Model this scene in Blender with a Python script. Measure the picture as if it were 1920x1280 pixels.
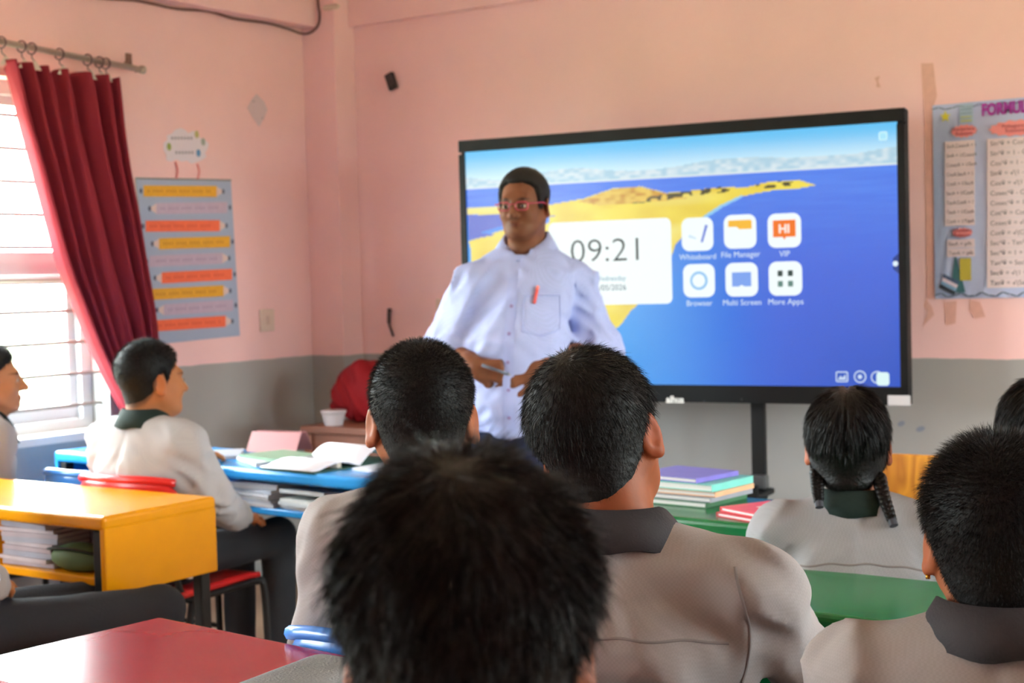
import bpy, bmesh, math, random
import numpy as np
from mathutils import Vector, Matrix, Euler

random.seed(7); np.random.seed(7)
for o in list(bpy.data.objects): bpy.data.objects.remove(o)
scn = bpy.context.scene
COL = scn.collection
PI = math.pi

# ------------------------------------------------------------------ camera
FPX = 2780.0
YAW, PITCH, ROLL = -0.59605, -0.04239, -0.02636
CAM = np.array([0, 0, 1.2825])
def _basis():
    cy, sy, cp, sp = math.cos(YAW), math.sin(YAW), math.cos(PITCH), math.sin(PITCH)
    fw = np.array([sy*cp, cy*cp, sp]); rt = np.array([cy, -sy, 0.0]); up = np.cross(rt, fw)
    cr, sr = math.cos(ROLL), math.sin(ROLL)
    return cr*rt+sr*up, -sr*rt+cr*up, fw
RT, UP, FW = _basis()
cam_d = bpy.data.cameras.new('camera'); cam = bpy.data.objects.new('camera', cam_d); COL.objects.link(cam)
cam.matrix_world = Matrix(((RT[0], UP[0], -FW[0], CAM[0]), (RT[1], UP[1], -FW[1], CAM[1]), (RT[2], UP[2], -FW[2], CAM[2]), (0, 0, 0, 1)))
cam_d.sensor_fit = 'HORIZONTAL'; cam_d.sensor_width = 36.0; cam_d.lens = FPX*36/1920
cam_d.clip_start = 0.05; cam_d.clip_end = 200
cam_d.dof.use_dof = True; cam_d.dof.focus_distance = 1.95; cam_d.dof.aperture_fstop = 8.0
scn.camera = cam
# pixel (1920x1280 frame) -> direction -> point on a known plane
def ray(x, y): return RT*((x-960)/FPX) - UP*((y-640)/FPX) + FW
def at_z(x, y, z): d = ray(x, y); return CAM + d*((z-CAM[2])/d[2])
def at_y(x, y, Y): d = ray(x, y); return CAM + d*((Y-CAM[1])/d[1])
def at_x(x, y, X): d = ray(x, y); return CAM + d*((X-CAM[0])/d[0])
def at_d(x, y, D): return CAM + ray(x, y)*D
def proj(P):
    q = np.asarray(P, float)-CAM; w = q@FW
    return 960+FPX*(q@RT)/w, 640-FPX*(q@UP)/w

# ------------------------------------------------------------------ world, light, exposure
SKY = 66.0
world = bpy.data.worlds.new('sky'); scn.world = world; world.use_nodes = True
wn = world.node_tree; wn.nodes.clear()
wo = wn.nodes.new('ShaderNodeOutputWorld'); bg = wn.nodes.new('ShaderNodeBackground')
tc = wn.nodes.new('ShaderNodeTexCoord'); sx = wn.nodes.new('ShaderNodeSeparateXYZ'); rp = wn.nodes.new('ShaderNodeValToRGB')
mr = wn.nodes.new('ShaderNodeMapRange'); mr.inputs[1].default_value = -1; mr.inputs[2].default_value = 1
wn.links.new(tc.outputs['Generated'], sx.inputs[0]); wn.links.new(sx.outputs[2], mr.inputs[0]); wn.links.new(mr.outputs[0], rp.inputs[0])
rp.color_ramp.elements[0].position = 0.47; rp.color_ramp.elements[0].color = (0.50, 0.52, 0.44, 1)
rp.color_ramp.elements[1].position = 0.53; rp.color_ramp.elements[1].color = (0.90, 0.96, 1.0, 1)
wn.links.new(rp.outputs[0], bg.inputs[0]); bg.inputs[1].default_value = SKY
wn.links.new(bg.outputs[0], wo.inputs[0])
scn.view_settings.view_transform = 'Standard'; scn.view_settings.look = 'None'
scn.view_settings.exposure = 0.0; scn.view_settings.gamma = 1.0; scn.view_settings.use_curve_mapping = False
SCREEN_GAIN = 1.0

# ------------------------------------------------------------------ small helpers
def lin(c):
    if isinstance(c, str): c = tuple(int(c[i:i+2], 16) for i in (1, 3, 5))
    c = [v/255.0 for v in c[:3]]
    return tuple(v/12.92 if v <= .04045 else ((v+.055)/1.055)**2.4 for v in c)
def noise3(P, seed=0):
    P = np.asarray(P, np.float64); i = np.floor(P).astype(np.int64); f = P-i; f = f*f*(3-2*f)
    def h(a, b, c):
        n = (a*374761393 + b*668265263 + c*2147483647 + seed*1274126177) & 0xffffffff
        n = ((n ^ (n >> 13))*1274126177) & 0xffffffff
        return ((n ^ (n >> 16)) & 0xffff)/65535.0
    r = 0
    for a in (0, 1):
        for b in (0, 1):
            for c in (0, 1):
                w = (f[..., 0] if a else 1-f[..., 0])*(f[..., 1] if b else 1-f[..., 1])*(f[..., 2] if c else 1-f[..., 2])
                r = r + w*h(i[..., 0]+a, i[..., 1]+b, i[..., 2]+c)
    return r
def sstep(a, b, x): t = np.clip((x-a)/(b-a), 0, 1); return t*t*(3-2*t)

MATS = {}
def mat(name, col, rough=0.6, spec=0.4, metal=0.0, bump=0.0, bscale=60.0, var=0.0, vscale=6.0, sss=0.0, coat=0.0, vcol=False, emit=0.0, stretch=None):
    if name in MATS: return MATS[name]
    m = bpy.data.materials.new(name); m.use_nodes = True; nt = m.node_tree; b = nt.nodes['Principled BSDF']
    c = lin(col) if not (isinstance(col, tuple) and max(col) <= 1.0) else col
    b.inputs['Base Color'].default_value = (*c, 1); b.inputs['Roughness'].default_value = rough
    b.inputs['Specular IOR Level'].default_value = spec; b.inputs['Metallic'].default_value = metal
    b.inputs['Coat Weight'].default_value = coat; b.inputs['Coat Roughness'].default_value = 0.12
    if sss:
        b.inputs['Subsurface Weight'].default_value = sss; b.inputs['Subsurface Radius'].default_value = (1.0, 0.35, 0.2)
        b.inputs['Subsurface Scale'].default_value = 0.006
    co = nt.nodes.new('ShaderNodeTexCoord'); mp = nt.nodes.new('ShaderNodeMapping')
    nt.links.new(co.outputs['Object'], mp.inputs[0])
    if stretch: mp.inputs['Scale'].default_value = stretch
    src = None
    if vcol:
        at = nt.nodes.new('ShaderNodeVertexColor'); at.layer_name = 'Col'; src = at.outputs[0]
    if var:
        n = nt.nodes.new('ShaderNodeTexNoise'); n.inputs['Scale'].default_value = vscale; n.inputs['Detail'].default_value = 5
        nt.links.new(mp.outputs[0], n.inputs['Vector'])
        mx = nt.nodes.new('ShaderNodeMix'); mx.data_type = 'RGBA'; mx.blend_type = 'MULTIPLY'
        rm = nt.nodes.new('ShaderNodeMapRange'); rm.inputs[1].default_value = .3; rm.inputs[2].default_value = .7; rm.inputs[3].default_value = 1-var; rm.inputs[4].default_value = 1+var*.4
        nt.links.new(n.outputs[0], rm.inputs[0]); mx.inputs[0].default_value = 1
        if src: nt.links.new(src, mx.inputs[6])
        else: mx.inputs[6].default_value = (*c, 1)
        nt.links.new(rm.outputs[0], mx.inputs[7]); src = mx.outputs[2]
    if src: nt.links.new(src, b.inputs['Base Color'])
    if emit:
        if src: nt.links.new(src, b.inputs['Emission Color'])
        else: b.inputs['Emission Color'].default_value = (*c, 1)
        b.inputs['Emission Strength'].default_value = emit
        if vcol or emit: b.inputs['Base Color'].default_value = (0.01, 0.01, 0.01, 1)
        if src:
            for l in list(nt.links):
                if l.to_socket == b.inputs['Base Color']: nt.links.remove(l)
    if bump:
        n2 = nt.nodes.new('ShaderNodeTexNoise'); n2.inputs['Scale'].default_value = bscale; n2.inputs['Detail'].default_value = 4
        nt.links.new(mp.outputs[0], n2.inputs['Vector'])
        bp = nt.nodes.new('ShaderNodeBump'); bp.inputs['Strength'].default_value = bump; bp.inputs['Distance'].default_value = 0.01
        nt.links.new(n2.outputs[0], bp.inputs['Height']); nt.links.new(bp.outputs[0], b.inputs['Normal'])
    MATS[name] = m
    return m

def tag(o, label=None, cat=None, group=None, kind=None):
    if label: o['label'] = label
    if cat: o['category'] = cat
    if group: o['group'] = group
    if kind: o['kind'] = kind
    return o
def mkmesh(V, F, smooth=False, colors=None):
    V = np.ascontiguousarray(V, np.float32)
    me = bpy.data.meshes.new('m')
    if isinstance(F, np.ndarray):
        n, k = F.shape
        me.vertices.add(len(V)); me.vertices.foreach_set('co', V.ravel())
        me.loops.add(n*k); me.loops.foreach_set('vertex_index', F.astype(np.int32).ravel())
        me.polygons.add(n); me.polygons.foreach_set('loop_start', np.arange(0, n*k, k, dtype=np.int32))
        me.update(calc_edges=True); me.validate()
    else:
        me.from_pydata([tuple(map(float, v)) for v in V], [], [tuple(int(i) for i in f) for f in F]); me.update()
    if smooth: me.polygons.foreach_set('use_smooth', np.ones(len(me.polygons), bool))
    if colors is not None:
        ca = me.color_attributes.new('Col', 'FLOAT_COLOR', 'POINT')
        c4 = np.ones((len(V), 4), np.float32); c4[:, :3] = colors; ca.data.foreach_set('color', c4.ravel())
    return me
def obj(name, me, m, parent=None, loc=None):
    o = bpy.data.objects.new(name, me); COL.objects.link(o); me.name = name
    if m: me.materials.append(m)
    if parent is not None: o.parent = parent
    if loc is not None: o.location = loc
    return o
def empty(name, label, cat, loc=(0, 0, 0), rz=0.0, group=None, kind=None):
    o = bpy.data.objects.new(name, None); COL.objects.link(o); o.location = loc; o.rotation_euler = (0, 0, rz)
    o.empty_display_size = .05
    return tag(o, label, cat, group, kind)

class G:                                   # geometry collector -> one mesh
    def __init__(s): s.V = []; s.F = []
    def add(s, V, F):
        b = len(s.V); s.V += [tuple(map(float, v)) for v in V]; s.F += [tuple(int(i)+b for i in f) for f in F]; return s
    def box(s, c, d, R=None):
        V = np.array([[x, y, z] for x in (-.5, .5) for y in (-.5, .5) for z in (-.5, .5)])*np.array(d)
        if R is not None: V = V@np.array(R).T
        return s.add(V+np.array(c), [(0, 1, 3, 2), (4, 6, 7, 5), (0, 4, 5, 1), (2, 3, 7, 6), (0, 2, 6, 4), (1, 5, 7, 3)])
    def rbox(s, c, d, r=.005, seg=2, R=None):
        bm = bmesh.new(); bmesh.ops.create_cube(bm, size=1)
        for v in bm.verts: v.co = Vector((v.co.x*d[0], v.co.y*d[1], v.co.z*d[2]))
        bmesh.ops.bevel(bm, geom=bm.edges[:]+bm.verts[:], offset=min(r, min(d)*.49), segments=seg, profile=.5, affect='EDGES')
        bm.verts.ensure_lookup_table(); bm.verts.index_update()
        V = np.array([v.co for v in bm.verts]); F = [[v.index for v in f.verts] for f in bm.faces]; bm.free()
        if R is not None: V = V@np.array(R).T
        return s.add(V+np.array(c), F)
    def tube(s, pts, r, n=10, closed=False, flat=None):
        P = np.array(pts, float); k = len(P); rr = np.broadcast_to(np.asarray(r, float), (k,))
        T = np.gradient(P, axis=0)
        if closed: T = np.roll(P, -1, 0)-np.roll(P, 1, 0)
        T /= np.linalg.norm(T, axis=1)[:, None]+1e-12
        u = np.cross(T[0], [0, 0, 1.0]); u = u if np.linalg.norm(u) > 1e-3 else np.cross(T[0], [0, 1.0, 0]); u /= np.linalg.norm(u)
        V = []
        for i in range(k):
            u = u-T[i]*(u@T[i]); u /= np.linalg.norm(u); w = np.cross(T[i], u)
            for a in range(n):
                t = 2*PI*a/n; V.append(P[i]+rr[i]*(math.cos(t)*u+math.sin(t)*w*(flat or 1)))
        F = []
        for i in range(k if closed else k-1):
            j = (i+1) % k
            for a in range(n): b = (a+1) % n; F.append((i*n+a, i*n+b, j*n+b, j*n+a))
        if not closed: F += [tuple(range(n))[::-1], tuple((k-1)*n+a for a in range(n))]
        return s.add(V, F)
    def poly(s, pts, th, axis=1):          # outline in (a,b), extruded th along axis
        n = len(pts); V = []
        for o_ in (0, th):
            for a, b in pts: V.append([(o_, a, b), (a, o_, b), (a, b, o_)][axis])
        F = [tuple(range(n)), tuple(range(2*n-1, n-1, -1))]+[(i, n+i, n+(i+1) % n, (i+1) % n) for i in range(n)]
        return s.add(V, F)
    def build(s, name, m, parent=None, smooth=False, loc=None, off=None):
        V = np.array(s.V)
        if off is not None: V = V-np.array(off)
        me = mkmesh(V, s.F); bm = bmesh.new(); bm.from_mesh(me); bmesh.ops.recalc_face_normals(bm, faces=bm.faces[:]); bm.to_mesh(me); bm.free()
        if smooth: me.polygons.foreach_set('use_smooth', np.ones(len(me.polygons), bool))
        return obj(name, me, m, parent, loc)
def spline(pts, n=8):                       # Catmull-Rom through points
    P = np.array(pts, float); Q = np.vstack([2*P[0]-P[1], P, 2*P[-1]-P[-2]]); out = []
    for i in range(1, len(Q)-2):
        for t in np.linspace(0, 1, n, endpoint=False):
            a, b, c, d = Q[i-1:i+3]
            out.append(.5*((2*b)+(-a+c)*t+(2*a-5*b+4*c-d)*t*t+(-a+3*b-3*c+d)*t**3))
    out.append(P[-1]); return np.array(out)
def rrect(cx, cy, w, h, r, n=5):
    P = []
    for sx_, sy_, a0 in ((1, 1, 0), (-1, 1, 90), (-1, -1, 180), (1, -1, 270)):
        for k in range(n+1):
            a = math.radians(a0+90*k/n); P.append((cx+sx_*(w/2-r)+r*math.cos(a), cy+sy_*(h/2-r)+r*math.sin(a)))
    return P
def text_mesh(s, size, align='LEFT', bold=0.0, ext=0.0002):
    cu = bpy.data.curves.new('t', 'FONT'); cu.body = s; cu.size = size; cu.align_x = align; cu.extrude = ext; cu.offset = bold; cu.resolution_u = 3
    o = bpy.data.objects.new('t', cu); COL.objects.link(o)
    dg = bpy.context.evaluated_depsgraph_get(); me = bpy.data.meshes.new_from_object(o.evaluated_get(dg))
    bpy.data.objects.remove(o); bpy.data.curves.remove(cu)
    return me
def text(name, s, size, m, parent, loc, rot=(PI/2, 0, 0), align='LEFT', bold=0.0, sx_=1.0, slant=0.0, ext=.0002):
    me = text_mesh(s, size, align, bold, ext)
    n = len(me.vertices); V = np.zeros(n*3, np.float32); me.vertices.foreach_get('co', V); V = V.reshape(-1, 3)
    V[:, 0] = V[:, 0]*sx_+slant*V[:, 1]
    V = V@np.array(Euler(rot).to_matrix()).T
    me.vertices.foreach_set('co', V.astype(np.float32).ravel()); me.update()
    me.materials.clear()
    return obj(name, me, m, parent, loc)

# ------------------------------------------------------------------ signed distance shapes and surface nets
def smin(a, b, k):
    h = np.maximum(k-np.abs(a-b), 0)/k; return np.minimum(a, b)-h*h*k*.25
def smax(a, b, k): return -smin(-a, -b, k)
def s_ell(P, c, r, R=None):
    q = P-np.array(c, np.float32)
    if R is not None: q = q@np.array(R, np.float32)
    r = np.array(r, np.float32); k0 = np.sqrt(((q/r)**2).sum(-1))+1e-9; k1 = np.sqrt(((q/(r*r))**2).sum(-1))+1e-9
    return k0*(k0-1)/k1
def s_cone(P, a, b, r1, r2):
    a = np.array(a, np.float32); b = np.array(b, np.float32); ab = b-a
    t = np.clip(((P-a)@ab)/(ab@ab+1e-12), 0, 1)
    return np.sqrt((((P-a)-t[..., None]*ab)**2).sum(-1))-(r1+(r2-r1)*t)
def s_ecol(P, a, b, ra, rb):                # upright column of elliptic section
    a = np.array(a, np.float32); b = np.array(b, np.float32); ab = b-a
    t = np.clip(((P-a)@ab)/(ab@ab), 0, 1); q = (P-a)-t[..., None]*ab
    r = np.array(ra, np.float32)+t[..., None]*(np.array(rb, np.float32)-np.array(ra, np.float32))
    k0 = np.sqrt(((q/r)**2).sum(-1))+1e-9; k1 = np.sqrt(((q/(r*r))**2).sum(-1))+1e-9
    return k0*(k0-1)/k1
def s_box(P, c, d, r, R=None):
    q = P-np.array(c, np.float32)
    if R is not None: q = q@np.array(R, np.float32)
    q = np.abs(q)-(np.array(d, np.float32)/2-r)
    return np.sqrt((np.maximum(q, 0)**2).sum(-1))+np.minimum(q.max(-1), 0)-r
def nets(fn, lo, hi, h):
    lo = np.array(lo, float); hi = np.array(hi, float); n = np.ceil((hi-lo)/h).astype(int)+1
    ax = [lo[i]+h*np.arange(n[i]) for i in range(3)]
    P = np.stack(np.meshgrid(*ax, indexing='ij'), -1).astype(np.float32)
    V = fn(P.reshape(-1, 3)).reshape(n)
    V[0] = V[-1] = 1; V[:, 0] = V[:, -1] = 1; V[:, :, 0] = V[:, :, -1] = 1
    S = V < 0; nx, ny, nz = n
    c = np.zeros((nx-1, ny-1, nz-1), np.int8)
    cr = [(i, j, k) for i in (0, 1) for j in (0, 1) for k in (0, 1)]
    for i, j, k in cr: c += S[i:nx-1+i, j:ny-1+j, k:nz-1+k]
    act = (c > 0) & (c < 8); cells = np.argwhere(act); idx = np.full(act.shape, -1, np.int64); idx[act] = np.arange(len(cells))
    acc = np.zeros((len(cells), 3)); cnt = np.zeros(len(cells))
    for a in cr:
        for d in range(3):
            if a[d]: continue
            b = list(a); b[d] = 1
            va = V[tuple((cells+np.array(a)).T)]; vb = V[tuple((cells+np.array(b)).T)]
            m = (va < 0) != (vb < 0); t = np.where(m, va/np.where(m, va-vb, 1), 0)
            p = np.tile(np.array(a, float), (len(cells), 1)); p[:, d] += t
            acc[m] += p[m]; cnt += m
    verts = lo+h*(cells+acc/cnt[:, None]); F = []
    for d in range(3):
        e, f = [q for q in range(3) if q != d]
        sa = [slice(0, None)]*3; sb = [slice(0, None)]*3; sa[d] = slice(0, -1); sb[d] = slice(1, None)
        A = S[tuple(sa)]; B = S[tuple(sb)]; E_ = np.argwhere(A != B)
        sh = act.shape; ok = (E_[:, e] > 0) & (E_[:, f] > 0) & (E_[:, e] < sh[e]) & (E_[:, f] < sh[f]); E_ = E_[ok]
        q = []
        for oe, of in ((-1, -1), (0, -1), (0, 0), (-1, 0)):
            cc = E_.copy(); cc[:, e] += oe; cc[:, f] += of; q.append(idx[tuple(cc.T)])
        q = np.stack(q, 1); fl = A[tuple(E_.T)]
        if d == 1: fl = ~fl
        q[~fl] = q[~fl][:, ::-1]; F.append(q)
    return verts, np.vstack(F)
def vnormals(V, F):
    a, b, c, d = (V[F[:, i]] for i in range(4)); n = np.cross(c-a, d-b); N = np.zeros_like(V)
    for i in range(4): np.add.at(N, F[:, i], n)
    return N/(np.linalg.norm(N, axis=1)[:, None]+1e-12)
def relax(V, F, it=1):                      # light smoothing
    for _ in range(it):
        S = np.zeros_like(V); n = np.zeros(len(V))
        for i in range(4):
            for j in (1, 3): np.add.at(S, F[:, i], V[F[:, (i+j) % 4]]); np.add.at(n, F[:, i], 1)
        V = V*.5+.5*S/np.maximum(n, 1)[:, None]
    return V
def rotm(yaw=0, pitch=0, roll=0):           # degrees; yaw about Z (+ = to own left), pitch about X (+ = look up), roll about Y
    return np.array(Matrix.Rotation(math.radians(yaw), 3, 'Z')@Matrix.Rotation(math.radians(pitch), 3, 'X')@Matrix.Rotation(math.radians(roll), 3, 'Y'))

# ------------------------------------------------------------------ room shell
XL, YB, ZW = -4.517, 5.18, 0.966
XR, YR, ZC = 1.75, -1.75, 2.78
TH = 0.22
def wall_mat():
    m = bpy.data.materials.new('painted_plaster'); m.use_nodes = True; nt = m.node_tree; b = nt.nodes['Principled BSDF']
    co = nt.nodes.new('ShaderNodeTexCoord'); sp = nt.nodes.new('ShaderNodeSeparateXYZ'); nt.links.new(co.outputs['Object'], sp.inputs[0])
    gt = nt.nodes.new('ShaderNodeMath'); gt.operation = 'GREATER_THAN'; gt.inputs[1].default_value = ZW
    n0 = nt.nodes.new('ShaderNodeTexNoise'); n0.inputs['Scale'].default_value = 9; n0.inputs['Detail'].default_value = 3; nt.links.new(co.outputs['Object'], n0.inputs['Vector'])
    ma = nt.nodes.new('ShaderNodeMath'); ma.operation = 'MULTIPLY_ADD'; ma.inputs[1].default_value = .012; nt.links.new(n0.outputs[0], ma.inputs[0]); nt.links.new(sp.outputs[2], ma.inputs[2])
    nt.links.new(ma.outputs[0], gt.inputs[0])
    mx = nt.nodes.new('ShaderNodeMix'); mx.data_type = 'RGBA'; nt.links.new(gt.outputs[0], mx.inputs[0])
    mx.inputs[6].default_value = (*lin('#a09f9d'), 1); mx.inputs[7].default_value = (*lin('#f3c8c7'), 1)
    n1 = nt.nodes.new('ShaderNodeTexNoise'); n1.inputs['Scale'].default_value = 1.7; n1.inputs['Detail'].default_value = 6; nt.links.new(co.outputs['Object'], n1.inputs['Vector'])
    rm = nt.nodes.new('ShaderNodeMapRange'); rm.inputs[1].default_value = .3; rm.inputs[2].default_value = .7; rm.inputs[3].default_value = .93; rm.inputs[4].default_value = 1.04; nt.links.new(n1.outputs[0], rm.inputs[0])
    mm = nt.nodes.new('ShaderNodeMix'); mm.data_type = 'RGBA'; mm.blend_type = 'MULTIPLY'; mm.inputs[0].default_value = 1
    nt.links.new(mx.outputs[2], mm.inputs[6]); nt.links.new(rm.outputs[0], mm.inputs[7]); nt.links.new(mm.outputs[2], b.inputs['Base Color'])
    n2 = nt.nodes.new('ShaderNodeTexNoise'); n2.inputs['Scale'].default_value = 35; n2.inputs['Detail'].default_value = 5; nt.links.new(co.outputs['Object'], n2.inputs['Vector'])
    bp = nt.nodes.new('ShaderNodeBump'); bp.inputs['Strength'].default_value = .12; bp.inputs['Distance'].default_value = .01; nt.links.new(n2.outputs[0], bp.inputs['Height']); nt.links.new(bp.outputs[0], b.inputs['Normal'])
    b.inputs['Roughness'].default_value = .55; b.inputs['Specular IOR Level'].default_value = .3
    return m
WALL = wall_mat()
M_ceil = mat('ceiling_paint', '#e9cfc4', .8, .2, bump=.05)
M_floor = mat('floor_tile', '#b8977c', .35, .4, bump=.04, bscale=30, var=.2, vscale=3)

def box_obj(name, lo, hi, m, kind='structure', parent=None):
    lo = np.array(lo); hi = np.array(hi); g = G().box((lo+hi)/2, hi-lo); o = g.build(name, m, parent)
    if parent is None: tag(o, kind=kind)
    return o
box_obj('floor', (XL-TH, YR-TH, -.1), (XR+TH, YB+TH, 0), M_floor)
box_obj('ceiling', (XL-TH, YR-TH, ZC), (XR+TH, YB+TH, ZC+.12), M_ceil)
box_obj('wall_back', (XL-TH, YB, 0), (XR+TH, YB+TH, ZC), WALL)
box_obj('wall_rear', (XL-TH, YR-TH, 0), (XR+TH, YR, ZC), WALL)
WIN_Z0, WIN_Z1 = .735, 2.06
def wall_with_openings(name, x0, x1, ops):
    g = G(); y = YR
    for a, b in ops+[(YB, None)]:
        g.box(((x0+x1)/2, (y+a)/2, ZC/2), (x1-x0, a-y, ZC))
        if b is None: break
        g.box(((x0+x1)/2, (a+b)/2, WIN_Z0/2), (x1-x0, b-a, WIN_Z0))
        g.box(((x0+x1)/2, (a+b)/2, (WIN_Z1+ZC)/2), (x1-x0, b-a, ZC-WIN_Z1)); y = b
    tag(g.build(name, WALL), kind='structure')
LW = [(-1.1, 0.9), (2.15, 3.87)]; RW = [(2.5, 3.6), (3.8, 5.05)]
wall_with_openings('wall_left', XL-TH, XL, LW)
wall_with_openings('wall_right', XR, XR+TH, RW)
box_obj('column', (XL, 5.046, 0), (-4.330, YB, ZC), WALL)
box_obj('trim_1', (XL, YR, 2.425), (XL+.085, 5.046, ZC), WALL)      # ceiling beam over the left wall
box_obj('trim_2', (-4.330, YB-.035, 2.425), (XR, YB, ZC), WALL)    # ceiling beam over the back wall
gr = G().box((0, 0, -.35), (160, 160, .1)).build('ground', mat('outdoor_ground', '#a9b08c', .9, .1, var=.2, vscale=.3)); tag(gr, kind='structure')

M_alu = mat('window_aluminium', '#cfd2d6', .4, .5, metal=.2)
M_iron = mat('window_bar_paint', '#9a948c', .5, .4)
def glass_mat():
    m = bpy.data.materials.new('window_glass'); m.use_nodes = True; nt = m.node_tree; nt.nodes.clear()
    o = nt.nodes.new('ShaderNodeOutputMaterial'); t = nt.nodes.new('ShaderNodeBsdfTransparent'); g = nt.nodes.new('ShaderNodeBsdfGlossy'); x = nt.nodes.new('ShaderNodeMixShader')
    t.inputs[0].default_value = (.93, .96, .95, 1); g.inputs['Roughness'].default_value = .02; x.inputs[0].default_value = .07
    nt.links.new(t.outputs[0], x.inputs[1]); nt.links.new(g.outputs[0], x.inputs[2]); nt.links.new(x.outputs[0], o.inputs[0]); return m
M_glass = glass_mat()
def window(n, xin, sgn, y0, y1):
    """xin: room-side wall face, sgn: outward direction along x"""
    w = empty('window_%d' % n, None, None, (xin, (y0+y1)/2, WIN_Z0), kind='structure')
    L = y1-y0; H = WIN_Z1-WIN_Z0; xf = sgn*.13; zt = 1.345-WIN_Z0
    g = G()
    for s in (-1, 1): g.box((xf, s*(L/2-.025), H/2), (.06, .05, H))
    g.box((xf, 0, .025), (.06, L-.1, .05)); g.box((xf, 0, H-.025), (.06, L-.1, .05)); g.box((xf, 0, zt+.02), (.06, L-.1, .045))
    g.build('frame', M_alu, w)
    ns = 3; sw = (L-.1)/ns
    for i in range(ns):
        yc = -L/2+.05+sw*(i+.5); dx = xf+(.012 if i % 2 else -.012)
        for za, zb in ((.05, zt-.003), (zt+.043, H-.05)):
            f = G(); hh = zb-za
            for s in (-1, 1): f.box((dx, yc+s*(sw/2-.018), (za+zb)/2), (.022, .036, hh))
            f.box((dx, yc, za+.022), (.022, sw-.072, .044)); f.box((dx, yc, zb-.018), (.022, sw-.072, .036))
            sa = f.build('sash', M_alu, w)
            G().box((dx, yc, (za+zb)/2), (.004, sw-.07, hh-.08)).build('pane', M_glass, sa)
    z = WIN_Z0+.108
    while z < WIN_Z1-.03:
        G().tube([(sgn*.05, -L/2+.002, z-WIN_Z0), (sgn*.05, L/2-.002, z-WIN_Z0)], .0075, 8).build('bar', M_iron, w, True); z += .1205
    G().box((sgn*.04, 0, -.004), (.14, L+.0, .03)).build('sill', mat('sill_paint', '#d9d4cc', .5), w)
    pd = bpy.data.lights.new('daylight_portal', 'AREA'); pd.shape = 'RECTANGLE'; pd.size = L; pd.size_y = H; pd.cycles.is_portal = True
    po = bpy.data.objects.new('daylight_portal', pd); COL.objects.link(po); po.location = (xin+sgn*.19, (y0+y1)/2, (WIN_Z0+WIN_Z1)/2)
    po.rotation_euler = Vector((-sgn, 0, 0)).to_track_quat('-Z', 'Y').to_euler()
    pd.size, pd.size_y = (L, H)
window(1, XL, -1, *LW[1]); window(2, XL, -1, *LW[0])
for n_, w_ in enumerate(RW): window(3+n_, XR, 1, *w_)

# ------------------------------------------------------------------ interactive display on its stand
BANG = math.radians(7.085)
BR_, BL_ = np.array([-1.677, 4.823]), np.array([-3.349, 4.615])
BW = float(np.linalg.norm(BR_-BL_)); BZ0, BZ1 = .8246, 1.8126; BH = BZ1-BZ0
bc = (BR_+BL_)/2
board = empty('interactive_display', 'large black-framed touch screen showing a seaside wallpaper and clock, on a wheeled stand', 'display', (bc[0], bc[1], 0), BANG)
bx = np.array([math.cos(BANG), math.sin(BANG), 0]); bn = np.array([math.sin(BANG), -math.cos(BANG), 0])
def BP(px, py):                             # pixel -> local x,z on the display plane
    d = ray(px, py); o = np.array([bc[0], bc[1], 0]); t = ((o-CAM)@bn)/(d@bn); P = CAM+d*t-o
    return float(P@bx), float(P[2])
M_bez = mat('display_bezel', '#0c0d0e', .5, .2); M_blk = mat('stand_black', '#121314', .5, .25)
sx0, sx1 = -BW/2+.024, BW/2-.026; sz0, sz1 = BZ0+.062, BZ1-.044
g = G(); cz = (BZ0+BZ1)/2
g.rbox((0, .03, cz), (BW, .05, BH), .006)
g.box((0, .0, (sz1+BZ1)/2), (BW, .02, BZ1-sz1)); g.box((0, .0, (sz0+BZ0)/2), (BW, .02, sz0-BZ0))
g.box((-BW/2+.012, 0, cz), (.024, .02, sz1-sz0)); g.box((BW/2-.013, 0, cz), (.026, .02, sz1-sz0))
g.build('bezel', M_bez, board)
G().rbox((0, .07, cz), (BW*.7, .05, BH*.7), .01).build('rear_housing', M_blk, board)
# wallpaper: colours laid out over a fine mesh of the screen surface
NX, NZ = 420, 240
uu, vv = np.meshgrid(np.linspace(sx0, sx1, NX), np.linspace(sz0, sz1, NZ))
def inpoly(pts_px):
    P = np.array([BP(*p) for p in pts_px]); c = np.zeros(uu.shape, bool); j = len(P)-1
    for i in range(len(P)):
        xi, zi = P[i]; xj, zj = P[j]
        if zi != zj: c ^= ((zi > vv) != (zj > vv)) & (uu < (xj-xi)*(vv-zi)/(zj-zi)+xi)
        j = i
    return c
U = (uu-sx0)/(sx1-sx0); Vv = (sz1-vv)/(sz1-sz0)
P3 = np.stack([U*9, Vv*9, U*0], -1); nz1 = noise3(P3*2.2, 3); nz2 = noise3(P3*9, 5); nz3 = noise3(np.stack([U*14, Vv*120, U*0], -1), 8)
def mixc(a, b, t): return a*(1-t[..., None])+np.array(lin(b))*t[..., None]
def full(c): return np.ones(uu.shape+(3,))*np.array(lin(c))
img = mixc(full('#5cc0f5'), '#dff6fa', sstep(0, .17, Vv))
hz = np.interp(U, [0, .12, .25, .5, .75, 1], [.155, .15, .158, .155, .15, .155]); hz = .158+0*U
hills = hz-.045+.012*np.sin(U*17)+.012*(noise3(P3*1.2, 1)-.5)-.01*sstep(.5, 1, U)
img = np.where((Vv > hills)[..., None], mixc(full('#a9cfe2'), '#d6e6ee', np.clip(nz2*1.4-.3, 0, 1)), img)
sea = mixc(mixc(full('#4e86f0'), '#3f6fe6', nz3*.6), '#3a66dc', sstep(.15, .6, Vv))
sea = mixc(sea, '#4fb0f6', sstep(.8, .2, U)*sstep(.2, .6, Vv))
sea = mixc(sea, '#2e56c4', sstep(.55, 1.0, U)*sstep(.45, 1.0, Vv))
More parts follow.
